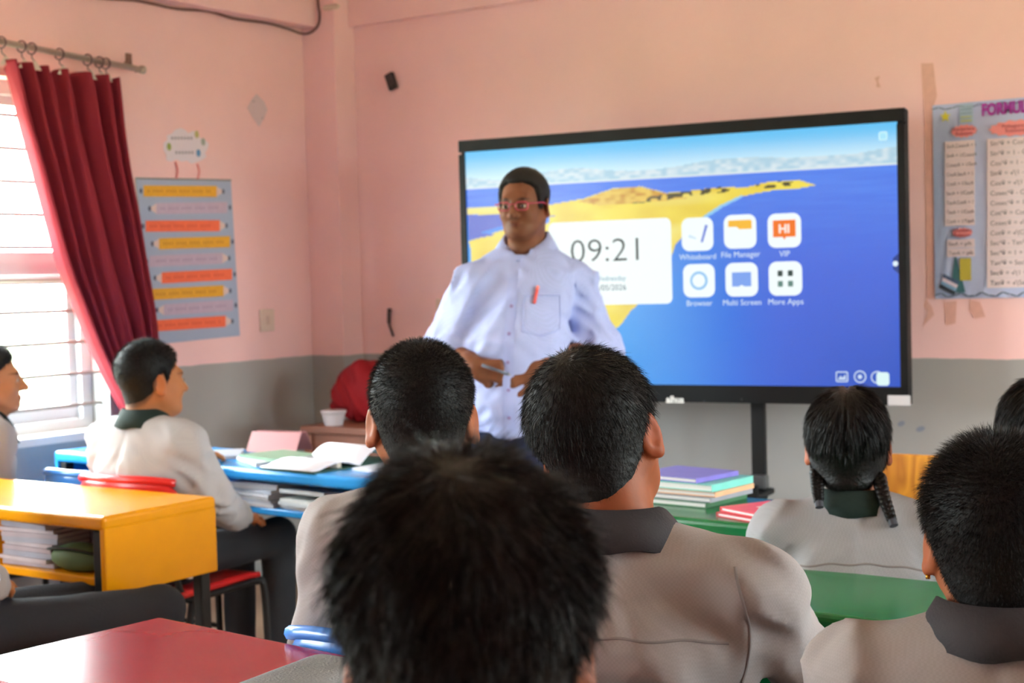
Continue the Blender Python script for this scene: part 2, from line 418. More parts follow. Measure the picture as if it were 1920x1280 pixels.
sea = mixc(sea, '#2f8fe6', sstep(.6, .2, U)*sstep(.6, 1, Vv)*nz1)
img = np.where((Vv > hz)[..., None], sea, img)
img = np.where((np.abs(Vv-hz) < .004)[..., None], np.array(lin('#d8e6ec')), img)
sand = [(876, 390), (935, 386), (1030, 384), (1095, 372), (1150, 353), (1200, 349), (1250, 362), (1300, 357), (1345, 351), (1400, 351), (1440, 341), (1500, 338), (1530, 347), (1500, 353), (1440, 358), (1392, 368), (1350, 387), (1312, 412), (1282, 440), (1266, 460), (1250, 510), (1205, 562), (1182, 584), (1166, 607), (1148, 622), (1120, 650), (1060, 660), (880, 560), (884, 470), (879, 452), (940, 432), (1030, 418), (1030, 405), (876, 402)]
mk = inpoly(sand)
nz4 = noise3(np.stack([U*6+Vv*3, Vv*16, U*0], -1), 12)
land = mixc(mixc(full('#f0dc50'), '#e0c040', np.clip(nz1*1.5-.4, 0, 1)), '#f3ee96', np.clip(nz4*1.2-.45, 0, .7))
img = np.where(mk[..., None], land, img)
mk2 = inpoly([(1085, 378), (1150, 354), (1200, 350), (1250, 363), (1290, 372), (1200, 380), (1120, 384)])
img = np.where(mk2[..., None], mixc(full('#e6c455'), '#c48a30', np.clip(nz2*1.6-.4, 0, 1)), img)
mk3 = inpoly([(1180, 376), (1250, 364), (1345, 351), (1440, 341), (1500, 339), (1495, 346), (1430, 354), (1340, 362), (1250, 374), (1190, 382)]) & (nz2 > .5)
img = np.where(mk3[..., None], np.array(lin('#4f4a30')), img)
bay = inpoly([(879, 403), (960, 402), (1045, 404), (1000, 412), (940, 424), (900, 436), (930, 440), (880, 450)])
img = np.where(bay[..., None], np.array(lin('#4a5cc8')), img)
shore = inpoly([(1390, 366), (1350, 385), (1312, 410), (1284, 440), (1292, 440), (1320, 412), (1356, 388), (1394, 369)])
img = np.where(shore[..., None], np.array(lin('#8cc8f0')), img)
Vs = np.stack([uu.ravel(), np.full(uu.size, -.0015), vv.ravel()], 1)
ii = (np.arange(NZ-1)[:, None]*NX+np.arange(NX-1)[None]).ravel()
Fs = np.stack([ii, ii+1, ii+NX+1, ii+NX], 1)
M_scr = mat('screen_glow', '#ffffff', .25, .4, vcol=True, emit=SCREEN_GAIN)
screen = obj('screen', mkmesh(Vs, Fs, colors=img.reshape(-1, 3)), M_scr, board)
def glow(c, k=1.0): return mat('glow_'+c[1:], c, .4, .3, emit=SCREEN_GAIN*k)
def panel(name, pts, c, layer, parent=screen): return G().poly(pts, .0003).build(name, glow(c), parent, loc=(0, -.0026-layer*.0009, 0))
x0, z1 = BP(1029, 418); x1, _ = BP(1258, 408); _, z0 = BP(1261, 569)
panel('clock_card', rrect((x0+x1)/2, (z0+z1)/2, x1-x0, z1-z0, .022), '#f4fdfd', 0)
tx, tz = BP(1069, 492); tx2, tz2 = BP(1211, 441)
text('clock_digits', '09:21', .121, glow('#3c4a4a', .6), screen, (tx, -.0042, tz), sx_=1.13, bold=-.0016)
dx_, dz_ = BP(1145, 526); text('date_line', 'Wednesday', .026, glow('#7fb4c8', .8), screen, (dx_, -.0042, dz_), align='CENTER')
dx_, dz_ = BP(1143, 544); text('date_line', '06/05/2026', .03, glow('#5a7f90', .7), screen, (dx_, -.0042, dz_), align='CENTER')
icons = [((1308, 439), 'Whiteboard'), ((1388, 434), 'File Manager'), ((1471, 432), 'VIP'), ((1311, 526), 'Browser'), ((1391, 524), 'Multi Screen'), ((1473, 522), 'More Apps')]
IW = .118
for i, ((px, py), nm) in enumerate(icons):
    cx, cz_ = BP(px, py)
    ic = panel('app_icon', rrect(cx, cz_, IW, IW, .028), '#f2fcfd', 0)
    text('icon_caption', nm, .028, glow('#dcecf8'), screen, (cx, -.004, cz_-IW/2-.03), align='CENTER')
    if i == 0:
        panel('pen_mark', [(cx+.012, cz_-.028), (cx+.02, cz_-.03), (cx+.04, cz_+.03), (cx+.03, cz_+.033)], '#6b7fd8', 1)
        panel('pen_mark', [(cx-.035, cz_-.01), (cx-.005, cz_-.018), (cx-.004, cz_-.012), (cx-.03, cz_+.0)], '#cfe4f2', 1)
    if i == 1: panel('folder_mark', [(cx-.042, cz_+.04), (cx+.04, cz_+.04), (cx+.043, cz_+.034), (cx+.043, cz_+.008), (cx-.002, cz_+.008), (cx-.012, cz_+.017), (cx-.043, cz_+.017)], '#f5b82e', 1)
    if i == 2:
        panel('speech_mark', [(cx-.04, cz_+.036), (cx+.04, cz_+.036), (cx+.04, cz_-.022), (cx+.006, cz_-.022), (cx, cz_-.032), (cx-.006, cz_-.022), (cx-.04, cz_-.022)], '#f4761e', 1)
        text('speech_letters', 'HI', .042, glow('#fff4ec'), screen, (cx, -.0056, cz_-.008), align='CENTER', bold=.0012)
    if i == 3:
        ring = [(cx+.033*math.cos(a), cz_+.033*math.sin(a)) for a in np.linspace(0, 2*PI, 29)[:-1]]
        panel('ring_mark', ring, '#8cc2ee', 1); panel('ring_mark', [(cx+(x-cx)*.72, cz_+(z-cz_)*.72) for x, z in ring], '#f0fbfd', 2)
    if i == 4: panel('monitor_mark', [(cx-.035, cz_+.026), (cx+.035, cz_+.026), (cx+.035, cz_-.024), (cx+.01, cz_-.024), (cx, cz_-.018), (cx-.01, cz_-.024), (cx-.035, cz_-.024)], '#7aa2ee', 1)
    if i == 5:
        for a in (-1, 1):
            for b in (-1, 1): panel('square_mark', rrect(cx+a*.018, cz_+b*.018, .018, .02, .003), '#2f4440' if b > 0 else '#5f857c', 1)
for k, (px, py) in enumerate(((1579, 706), (1613, 706), (1645, 707))):
    cx, cz_ = BP(px, py)
    if k == 0:
        panel('taskbar_icon', rrect(cx, cz_, .042, .036, .006), '#cfe0f4', 0); panel('taskbar_icon', rrect(cx, cz_, .034, .028, .004), '#2f58c0', 1); panel('taskbar_icon', [(cx-.014, cz_-.01), (cx-.004, cz_+.004), (cx+.002, cz_-.004), (cx+.012, cz_+.008), (cx+.014, cz_-.01)], '#cfe0f4', 2)
    else:
        cc = [(cx+.021*math.cos(a), cz_+.021*math.sin(a)) for a in np.linspace(0, 2*PI, 25)[:-1]]
        panel('taskbar_icon', cc, '#cfe0f4', 0); panel('taskbar_icon', [(cx+(x-cx)*.8, cz_+(z-cz_)*.8) for x, z in cc], '#2f58c0', 1)
        if k == 1: panel('taskbar_icon', [(cx+(x-cx)*.35, cz_+(z-cz_)*.35) for x, z in cc], '#cfe0f4', 2)
cx, cz_ = BP(1656, 710); panel('taskbar_icon', rrect(cx, cz_, .043, .045, .01), '#dcf6f6', 3)
cx, cz_ = BP(1656, 255); panel('corner_icon', rrect(cx, cz_, .03, .03, .008), '#c8f2fb', 0); panel('corner_icon', rrect(cx, cz_, .02, .02, .005), '#a8e6fa', 1)
cx, cz_ = BP(1682, 494); panel('side_tab', [(sx1-.001, cz_+.035), (sx1-.02, cz_+.018), (sx1-.02, cz_-.018), (sx1-.001, cz_-.035)], '#24408c', 0)
panel('side_tab', [(sx1-.012+.009*math.cos(a), cz_+.009*math.sin(a)) for a in np.linspace(0, 2*PI, 17)[:-1]], '#dff0fa', 1)
M_white = mat('white_print', '#e4e4e0', .5)
lx, lz = BP(1251, 754); text('logo', 'alhua', .034, M_white, board, (lx, -.0106, lz), bold=.0012, sx_=.95, slant=.1)
lx, lz = BP(1687, 750); G().rbox((lx, -.0105, lz), (.075, .002, .034), .0008).build('rating_sticker', mat('sticker_grey', '#b9b6b8', .5), board)
for px in (1322, 1392): lx, lz = BP(px, 748 if px == 1392 else 752); G().tube([(lx, -.0108, lz), (lx, -.0095, lz)], .004, 10).build('bezel_button', mat('button_dark', '#2c2e31', .4), board)
lx, lz = BP(1249, 247); G().tube([(lx, -.0108, lz), (lx, -.0095, lz)], .005, 12).build('camera_lens', mat('lens_dark', '#2a2023', .2), board)
px_, _ = BP(1411, 800)
for s in (px_, px_-.62):
    G().rbox((s, .07, .62), (.05, .03, 1.12), .004).build('post', M_blk, board)
    G().rbox((s, .07, .06), (.05, .62, .04), .01).build('foot', M_blk, board)
    for e in (-.27, .27):
        G().tube([(s-.012, .07+e, .022), (s+.012, .07+e, .022)], .022, 14).build('caster', mat('caster_rubber', '#222222', .7), board, False)
sxc = px_-.31
tz_ = float(at_y(1330, 918, 4.80)[2])
g = G(); g.rbox((sxc, .02, tz_), (.70, .20, .02), .004); g.box((sxc, -.075, tz_+.02), (.70, .01, .05)); g.build('tray', M_blk, board)
G().rbox((px_+.004, .05, tz_+.04), (.06, .05, .05), .008).build('clamp', mat('clamp_metal', '#5e6062', .35, metal=.6), board)
G().rbox((sxc, .07, .3), (.6, .03, .05), .004).build('crossbar', M_blk, board)

# ------------------------------------------------------------------ things on the left wall
def on_left(px, py, off=0.0): return at_x(px, py, XL+off)
def on_back(px, py, off=0.0): return at_y(px, py, YB-off)
M_rod = mat('rod_steel', '#b8a698', .35, .5, metal=.5)
r0, r1 = on_left(-60, 66, .10), on_left(267, 131, .10); r0 = r1+(r0-r1)*1.0; r0[2] = r1[2]+(r0[2]-r1[2])
rod = empty('curtain_rod', 'thin metal curtain rod with end cap on a wall bracket', 'curtain rod', tuple(r1))
rs = r0+(r0-r1)/np.linalg.norm(r0-r1)*1.0
G().tube([rs-r1, (0, 0, 0)], .0115, 12).build('pole', M_rod, rod, True)
G().tube([np.array((0, -.012, 0)), np.array((0, .006, 0)), np.array((0, .014, 0))], [.015, .017, .008], 12).build('end_cap', M_rod, rod, True)
b0 = on_left(240, 112)-r1
g = G(); g.rbox((XL+.004-r1[0], b0[1], b0[2]), (.008, .03, .05), .003); g.tube(spline([(XL+.004-r1[0], b0[1], b0[2]), (-.06, -.035, .02), (-.01, -.03, .004), (0, -.03, -.01)]), .006, 8)
g.build('bracket', mat('bracket_brown', '#7d5a50', .5), rod)
# curtain: pleated cloth swept to the window side
Lp = [(5, 112), (20, 165), (32, 215), (58, 310), (85, 415), (108, 500), (140, 585), (168, 655), (198, 715), (222, 755), (240, 782), (246, 815), (240, 860)]
Rp = [(216, 147), (220, 190), (226, 250), (238, 330), (254, 410), (268, 490), (280, 560), (288, 625), (290, 680), (284, 730), (274, 775), (276, 815), (288, 860)]
Lw = spline([on_left(*p, .075) for p in Lp], 6); Rw = spline([on_left(*p, .075) for p in Rp], 6)
nu, nv = 150, len(Lw); Vc = []
for i in range(nv):
    v = i/(nv-1); gth = 1-.55*sstep(.2, .85, v)
    for j in range(nu):
        u = j/(nu-1); p = Lw[i]*(1-u)+Rw[i]*u
        ph = u*2*PI*6.3+.9*math.sin(u*7)+.5*math.sin(v*4+u*3)
        d = .052*math.sin(ph)*(.75+.35*math.sin(u*9+1))+.008*math.sin(ph*2.3+v*5)+.012*math.sin(u*21+v*3)*v
        p = p+np.array([d*(.7+.3*gth)+.012*v, 0, 0])
        if v < .06: p = p+np.array([0, 0, -.022*(1-v/.06)*(.5-.5*math.cos(u*2*PI*6))**3])
        Vc.append(p)
cl0 = np.array(Vc[nu*nv//2]); Vc = np.array(Vc)
fi = (np.arange(nv-1)[:, None]*nu+np.arange(nu-1)[None]).ravel(); Fc = np.stack([fi, fi+1, fi+nu+1, fi+nu], 1)
def cloth_mat(name, col, trans):
    m = mat(name, col, .8, .15, bump=.12, bscale=250); nt = m.node_tree; b = nt.nodes['Principled BSDF']; o = nt.nodes['Material Output']
    t = nt.nodes.new('ShaderNodeBsdfTranslucent'); t.inputs[0].default_value = (*lin(col), 1); x = nt.nodes.new('ShaderNodeMixShader'); x.inputs[0].default_value = trans
    nt.links.new(b.outputs[0], x.inputs[1]); nt.links.new(t.outputs[0], x.inputs[2]); nt.links.new(x.outputs[0], o.inputs[0]); return m
cur = empty('curtain', 'dark red pleated curtain swept aside at the barred window', 'curtain', (XL+.075, 3.9, .8))
cb = np.array([XL+.075, 3.9, .8])
cc_ = obj('cloth', mkmesh(Vc-cb, Fc, smooth=True), cloth_mat('curtain_red', '#8e2c37', .14), cur)
md = cc_.modifiers.new('thick', 'SOLIDIFY'); md.thickness = .002
rd = (r1-r0)/np.linalg.norm(r1-r0)
M_ring = mat('ring_dark', '#5a3f44', .4); M_hook = mat('tape_cream', '#d8c9bd', .7)
topz = lambda y: None
for k, px in enumerate((2, 40, 59, 111, 164, 186, 198)):
    P = on_left(px, 76+px*.202, .10); t = np.linspace(0, 2*PI, 19)[:-1]
    n_ = np.array([0, 0, 1.0]); a = np.array([1.0, 0, 0])
    ring_p = [P+.020*(math.cos(q)*n_+math.sin(q)*a)+np.array([0, 0, -.006])+rd*.004*math.sin(q) for q in t]
    rg = G().tube(ring_p, .0028, 6, closed=True).build('ring', M_ring, cur, True, off=cb)
    uu_ = np.clip((px-5)/211, .01, .99); T = Lw[0]*(1-uu_)+Rw[0]*uu_
    G().tube(spline([P+np.array([0, 0, -.026]), P+np.array([-.004, .004, -.04]), T+np.array([.01, 0, .012])], 4), .0022, 6).build('hook', M_ring, rg, True, off=cb)
    G().add([T+np.array([.012, -.028, -.02]), T+np.array([.012, .028, -.02]), T+np.array([.012, .006, .012]), T+np.array([.012, -.006, .012])], [(0, 1, 2, 3)]).build('heading_tape', M_hook, cur, off=cb)
# papers on the wall: flat sheets in the wall plane (local: x out of wall, y along wall, z up)
def leftpt(px, py): p = on_left(px, py); return p[1], p[2]
def wall_poly(name, pts, x, m, parent=None, off=(0, 0, 0), th=.0008):
    g = G().poly([(p[0]-off[1], p[1]-off[2]) for p in pts], th, axis=0); return g.build(name, m, parent, loc=(x, 0, 0))
M_paper = mat('paper_white', '#e3d9e2', .7, .2, bump=.03)
def cloud():
    o = (0, leftpt(346, 304)[0], leftpt(346, 304)[1])
    out = [(306, 268), (313, 262), (312, 254), (322, 250), (328, 243), (338, 240), (347, 244), (352, 250), (362, 245), (370, 250), (374, 259), (384, 262), (391, 270), (388, 280), (384, 286), (386, 294), (378, 300), (368, 304), (358, 307), (350, 301), (340, 303), (330, 299), (320, 303), (311, 300), (311, 290), (306, 282)]
    r = empty('cloud_sign', 'small white cloud-shaped paper sign hanging above the pencil poster', 'sign', (XL+.002, o[1], o[2]))
    wall_poly('cloud_sheet', [leftpt(*p) for p in out], 0, M_paper, r, o)
    ink = mat('pencil_ink', '#8d8794', .8)
    for y, xs in ((259, range(320, 358, 6)), (286, range(328, 362, 6))):
        for x in xs: wall_poly('handwriting', [leftpt(x, y-3), leftpt(x+3.4, y-3+1), leftpt(x+3.4, y+3), leftpt(x, y+2)], .001, ink, r, o, .0004)
    for (x, y), c in (((316, 275), '#8a9a4a'), ((371, 287), '#5a8fc0'), ((368, 252), '#b5ac70'), ((380, 266), '#9aa29a')):
        p = leftpt(x, y); wall_poly('doodle', [(p[0]+.012*math.cos(a), p[1]+.016*math.sin(a)) for a in np.linspace(0, 2*PI, 11)[:-1]], .001, mat('doodle'+c[1:], c, .8), r, o, .0004)
    for a, b in (((328, 303), (330, 335)), ((369, 307), (370, 335))):
        p, q = leftpt(*a), leftpt(*b)
        G().tube(spline([(0.001, p[0]-o[1], p[1]-o[2]), (.004, (p[0]+q[0])/2-o[1]+.006, (p[1]+q[1])/2-o[2]), (.001, q[0]-o[1], q[1]-o[2])]), .0035, 6).build('ribbon', mat('ribbon_pink', '#d2716c', .7), r, True)
cloud()
def pencil_poster():
    TL, TR, BRr, BLl = leftpt(253, 334), leftpt(432, 338), leftpt(449, 629), leftpt(286, 646)
    o = (0, BLl[0], BLl[1])
    r = empty('pencil_poster', 'pale blue wall chart of nine yellow, pink and orange paper pencils', 'poster', (XL+.002, o[1], o[2]))
    wall_poly('backing_sheet', [TL, TR, BRr, BLl], 0, mat('poster_blue', '#a3b0c8', .3, .5, bump=.15, bscale=25), r, o)
    g = G()
    for a, b in ((TL, TR), (TL, BLl)): g.tube([(.0015, a[0]-o[1], a[1]-o[2]), (.0015, b[0]-o[1], b[1]-o[2])], .004, 4)
    g.build('foil_edging', mat('foil_trim', '#c9d3cf', .25, .6, metal=.6, bump=.6, bscale=120), r)
    cols = {'y': '#e0a53a', 'p': '#c2aec2', 'o': '#f0714f'}
    rows = [('y', 268, 405, 358, 359, 1), ('p', 292, 425, 391, 389, -1), ('o', 272, 411, 424, 423, 1), ('y', 297, 430, 457, 453, -1), ('p', 279, 416, 490, 484, 1), ('o', 302, 434, 521, 514, -1), ('y', 283, 418, 552, 545, 1), ('p', 306, 436, 581, 572, -1), ('o', 286, 422, 611, 602, 1)]
    for c, xa, xb, ya, yb, s in rows:
        hgt = 10.5
        bd = wall_poly('pencil', [leftpt(xa, ya-hgt), leftpt(xb, yb-hgt), leftpt(xb, yb+hgt), leftpt(xa, ya+hgt)], .0012, mat('card_'+c, cols[c], .7, .2, var=.06, vscale=40), r, o)
        xt, yt = (xb, yb) if s > 0 else (xa, ya)
        tp = wall_poly('pencil_tip', [leftpt(xt, yt-hgt*.9), leftpt(xt+s*10, yt-3), leftpt(xt+s*10, yt+3), leftpt(xt, yt+hgt*.9)], .0012, mat('card_wood', '#dcc3bd', .7), r, o)
        for xx, yy in ((xt+s*12.5, yt), ((xa if s > 0 else xb)-s*5, ya if s > 0 else yb)):
            p = leftpt(xx, yy); wall_poly('pencil_lead', [(p[0]+.008*math.cos(a), p[1]+.011*math.sin(a)) for a in np.linspace(0, 2*PI, 9)[:-1]], .0014, mat('lead_grey', '#565b6e', .6), r, o, .0005)
        for k in range(int((xb-xa-16)/5)):
            x = xa+8+k*5; y = ya+(yb-ya)*(x-xa)/(xb-xa)
            if (k*7+int(ya)) % 5 == 0: continue
            wall_poly('handwriting', [leftpt(x, y-3), leftpt(x+2.2, y-2), leftpt(x+2.2, y+3), leftpt(x, y+2)], .0022, mat('ink_'+c, {'y': '#b9842e', 'p': '#a592ab', 'o': '#d05a40'}[c], .8), r, o, .0003)
pencil_poster()
def diamond():
    pts = [leftpt(*p) for p in ((480, 176), (494, 190), (501, 206), (494, 222), (485, 238), (474, 222), (463, 203), (470, 188))]
    o = (0, pts[4][0], pts[4][1]); r = empty('paper_diamond', 'blank pale paper diamond pinned high on the pink wall', 'paper', (XL+.002, o[1], o[2]))
    wall_poly('sheet', pts, 0, mat('paper_mauve', '#d6c0c4', .7), r, o)
    for px in ((474, 190), (491, 222)):
        p = leftpt(*px); G().tube([(.001, p[0]-o[1], p[1]-o[2]), (.003, p[0]-o[1], p[1]-o[2])], .004, 8).build('pin', mat('pin_grey', '#a8949c', .4), r)
diamond()
a, b = leftpt(485, 580), leftpt(512, 620)
sw = empty('light_switch', 'cream square switch plate on the pink wall above the grey band', 'switch', (XL, (a[0]+b[0])/2, (a[1]+b[1])/2))
G().rbox((.006, 0, 0), (.012, abs(b[0]-a[0]), abs(a[1]-b[1])), .003).build('plate', mat('switch_cream', '#d9c2b4', .4), sw)
G().rbox((.0135, 0, 0), (.005, .018, .04), .002).build('rocker', mat('switch_rocker', '#cfb4a6', .4), sw)
# cable looped along the left beam
XB = XL+.085
zb_ = 2.425
cab_pts = [np.array((XB+.006, 2.2, 2.62)), np.array((XL+.02, 3.6, zb_-.012))]+[on_left(px, py, .012) for px, py in ((262, 2), (330, 16), (390, 21), (440, 35), (500, 43), (540, 54), (562, 62))]
cab_pts += [at_y(px, py, 5.04-.004) for px, py in ((576, 63), (588, 57), (597, 45), (599, 25), (596, 5))]+[np.array((XB+.02, 5.03, 2.70))]
cb0 = tuple(cab_pts[8]); cable = G().tube(spline(cab_pts, 8), .0055, 8).build('cable', mat('cable_brown', '#6d4a43', .6), None, True, off=cb0, loc=cb0)
tag(cable, 'thin brown cable drooping along the ceiling beam into the corner', 'cable')
p, q = at_y(606, 16, 5.04), at_y(636, 11, 5.04)
tag(G().tube([p-p, (q-p)*.15, (q-p)*.85, q-p], [.006, .013, .013, .007], 10).build('cable_connector', mat('connector_white', '#d9c3b0', .5), None, True, loc=tuple(p)), 'small whitish cable connector on the corner column', 'connector')
# ------------------------------------------------------------------ things on the back wall
def wb(name, label, cat, px, py): p = on_back(px, py); return empty(name, label, cat, tuple(p)), p
r, p = wb('wall_bracket', 'small tilted black bracket high on the pink wall', 'bracket', 737, 153)
Rb = rotm(roll=-20)
g = G(); g.rbox((0, -.012, 0), (.042, .024, .075), .004, R=Rb); g.build('bracket_body', mat('bracket_black', '#241f20', .5), r)
G().rbox((.004, -.027, .004), (.026, .008, .05), .002, R=Rb).build('bracket_face', mat('bracket_grey', '#453b3b', .6), r)
r, p = wb('wall_hook', 'short dark cable stub hanging from the wall behind the students', 'hook', 733, 605)
G().tube(spline([(-.004, -.003, .058), (0, -.012, .05), (-.002, -.012, .0), (.006, -.01, -.03), (.016, -.008, -.06)]), [.008]*17+[.005]*16, 8).build('stub', mat('stub_dark', '#3a2f2c', .6), r, True)
G().rbox((-.004, -.004, .056), (.02, .008, .018), .002).build('clip', mat('stub_clip', '#4e403c', .6), r)
r, p = wb('wall_socket', 'pale socket plate on the wall beside the teacher', 'socket', 832, 578)
G().rbox((0, -.006, 0), (.07, .012, .085), .003).build('plate', mat('socket_cream', '#d8bfae', .4), r)
for s in (-1, 1): G().tube([(s*.011, -.0125, .0), (s*.011, -.0115, .0)], .004, 8).build('socket_hole', mat('hole_dark', '#4a3a34', .6), r)

def formula_poster():
    TLp = on_back(1749, 198); BLp = on_back(1749, 560); W = .62; H = float(TLp[2]-BLp[2]); x0_ = float(TLp[0]); zb0 = float(BLp[2])
    r = empty('formula_poster', 'shiny blue handmade chart of trigonometry formulas with purple heading', 'poster', (x0_, YB-.002, zb0))
    nx, nz = 90, 100; X, Z = np.meshgrid(np.linspace(0, W, nx), np.linspace(0, H, nz))
    cr_ = np.abs(noise3(np.stack([X*14, Z*9, X*0], -1), 4)-.5)*2; D = -.002-.003*(1-cr_)**3*sstep(H*.6, 0, Z)-.001*noise3(np.stack([X*25, Z*25, X*0], -1), 9)
    V = np.stack([X, D, Z], -1).reshape(-1, 3); i = (np.arange(nz-1)[:, None]*nx+np.arange(nx-1)[None]).ravel()
    o = obj('foil_sheet', mkmesh(V, np.stack([i, i+1, i+nx+1, i+nx], 1), smooth=True), mat('foil_blue', '#b3c0e2', .3, .6, metal=.15, bump=.25, bscale=30), r)
    def lx(px, py): p = on_back(px, py); return float(p[0])-x0_, float(p[2])-zb0
    def sheet(name, px0, py0, px1, py1, c, y=-.0064, m=None):
        a = lx(px0, py0); b = (lx(px1, py0)[0], lx(px0, py1)[1]); G().rbox(((a[0]+b[0])/2, y, (a[1]+b[1])/2), (abs(b[0]-a[0]), .001, abs(a[1]-b[1])), .0003, 1).build(name, m or mat('sheet_'+c[1:], c, .8, .2), r)
    ink = mat('marker_grey', '#6d6670', .8)
    lt = ['SinA.CosecA = 1', 'SinA = 1/CosecA', 'CosecA = 1/SinA', 'CosA.SecA = 1', 'CosA = 1/SecA', 'SecA = 1/CosA', 'TanA.CotA = 1', 'TanA = 1/CotA', 'CotA = 1/TanA']
    for k, s in enumerate(lt):
        yy = 266+k*17.6; sheet('formula_strip', 1773, yy, 1829, yy+17.3, '#e3d0d3'); a = lx(1776, yy+12.5)
        text('formula_line', s, .019, ink, r, (a[0], -.0074, a[1]), sx_=.8)
    for k, s in enumerate(('SinA = p/h', 'TanA = p/b')):
        yy = 449+k*17; sheet('formula_strip', 1777, yy, 1829, yy+16, '#dccbd1'); a = lx(1780, yy+12); text('formula_line', s, .019, ink, r, (a[0], -.0074, a[1]))
    rt = ['Sin²θ + Cos²θ = 1', 'Sin²θ = 1 - Cos²θ', 'Cos²θ = 1 - Sin²θ', 'Sinθ = √(1 - Cos²θ)', 'Cosθ = √(1 - Sin²θ)', 'Cosec²θ - Cot²θ = 1', 'Cosec²θ = 1 + Cot²θ', 'Cot²θ = Cosec²θ - 1', 'Cosecθ = √(1 + Cot²θ)', 'Cotθ = √(Cosec²θ - 1)', 'Sec²θ - Tan²θ = 1', 'Sec²θ = 1 + Tan²θ', 'Tan²θ = Sec²θ - 1', 'Secθ = √(1 + Tan²θ)', 'Tanθ = √(Sec²θ - 1)']
    for k, s in enumerate(rt):
        yy = 261+k*18.6; sheet('formula_strip', 1852, yy, 1968, yy+18.3, '#e6d6da'); a = lx(1858, yy+13); text('formula_line', s, .023, ink, r, (a[0], -.0074, a[1]))
    a = lx(1842, 217); text('heading', 'FORMULA', .056, mat('marker_purple', '#9b2c96', .6), r, (a[0], -.0074, a[1]), bold=.0022, sx_=.70, ext=.0006)
    M_pk = mat('pink_card', '#e88f8f', .7)
    def blob(px, py, w, h, n=14):
        c = lx(px, py); out = [(c[0]+w*math.cos(t)*(1+.07*math.cos(n*t)), c[1]+h*math.sin(t)*(1+.1*math.cos(n*t))) for t in np.linspace(0, 2*PI, 61)[:-1]]
        G().poly(out, .001).build('heading_card', M_pk, r, loc=(0, -.0074, 0))
    pk = mat('marker_dark', '#a4555f', .8)
    for px, py, w, h, s1, s2 in ((1809, 246, .044, .021, 'Reciprocal', 'Relation'), (1905, 240, .086, .026, 'Pythagorean', 'Relations'), (1806, 436, .034, .016, 'Quotient', 'Relation')):
        blob(px, py, w, h); a = lx(px, py)
        text('card_writing', s1, .018, pk, r, (a[0], -.0086, a[1]+.002), align='CENTER', ext=.0004); text('card_writing', s2, .018, pk, r, (a[0], -.0086, a[1]-.014), align='CENTER', ext=.0004)
    a = lx(1774, 219); G().poly([(a[0]+(.019 if k % 2 == 0 else .009)*math.sin(k*PI/5), a[1]+(.021 if k % 2 == 0 else .009)*math.cos(k*PI/5)) for k in range(10)], .001).build('paper_star', mat('star_yellow', '#cfc63a', .6), r, loc=(0, -.0074, 0))
    sheet('lined_note', 1800, 196, 1826, 232, '#a9bdd0', -.0064)
    for k, c in enumerate(('#7f93a8', '#7f93a8', '#a8ae62', '#b9b860')): sheet('note_line', 1803, 205+k*7, 1823, 207.5+k*7, c, -.0074)
    sheet('yellow_note', 1801, 484, 1822, 526, '#b9aa48', -.0074)
    c = lx(1787, 508); G().poly([(c[0]-.0086, c[1]-.075), (c[0]+.045, c[1]-.075), (c[0]+.012, c[1]+.06)], .001).build('doodle_tree', mat('tree_teal', '#3e6a70', .7), r, loc=(0, -.0064, 0))
    c = lx(1778, 532); Rr = rotm(roll=28)
    for k, cc in enumerate(('#39404a', '#7fa4c4', '#d9c8d4', '#4c5d7c')): G().rbox((c[0]+k*.004, -.0074, c[1]-.02+k*.012), (.06, .001, .012), .0003, 1, R=Rr).build('doodle_book', mat('doodle_'+cc[1:], cc, .6), r)
    g = G()
    for k in range(26):
        x = k*W/26; g.tube([(x, -.0062, .012+.008*math.sin(k*2)), (x+W/30, -.0062, .012+.008*math.sin(k*2+2))], .0022, 4)
        g.tube([(x, -.0062, H-.014+.005*math.sin(k*2)), (x+W/30, -.0062, H-.014+.005*math.sin(k*2+2))], .0016, 4)
    g.build('drawn_border', mat('marker_navy', '#56657a', .7), r)
formula_poster()
M_tape = mat('tape_residue', '#e0aca0', .45, .4, var=.1, vscale=30)
def strip(name, pts, label):
    P = [on_back(*q) for q in pts]; o = P[0]
    tag(G().poly([(float(p_[0]-o[0]), float(p_[2]-o[2])) for p_ in P], .0006).build(name, M_tape, None, loc=(o[0], YB-.0016, o[2])), label, 'tape mark')
strip('tape_mark', [(1727, 119), (1750, 118), (1757, 180), (1752, 196), (1748, 560), (1738, 560), (1734, 220)], 'long vertical faded tape strip beside the formula chart')
strip('tape_mark', [(1771, 566), (1794, 564), (1792, 606), (1774, 610)], 'short brown tape mark below the middle of the formula chart edge')
strip('tape_mark', [(1820, 562), (1838, 566), (1848, 594), (1828, 597), (1818, 580)], 'brown tape mark under the formula chart, rightmost of three')
strip('tape_mark', [(1737, 560), (1748, 575), (1752, 590), (1730, 612), (1741, 585), (1733, 574)], 'ragged tape mark under the lower left corner of the formula chart')
strip('tape_mark', [(1640, 146), (1650, 142), (1647, 152), (1652, 164), (1643, 163), (1644, 155)], 'tiny brown mark on the wall above the display')
M_scuff = mat('scuff_blue', '#7f8896', .7)
for k, (px, py) in enumerate(((1690, 794), (1726, 804))):
    P = on_back(px, py); tag(G().poly([(.014*math.cos(a)*(1.2 if k else 1), .010*math.sin(a)+.004*math.cos(a)) for a in np.linspace(0, 2*PI, 11)[:-1]], .0005).build('wall_smudge', M_scuff, None, loc=(P[0], YB-.0012, P[2])), ('faint blue smudge on grey wall, nearer the display', 'faint blue smudge on grey wall, farther from the display')[k], 'smudge')


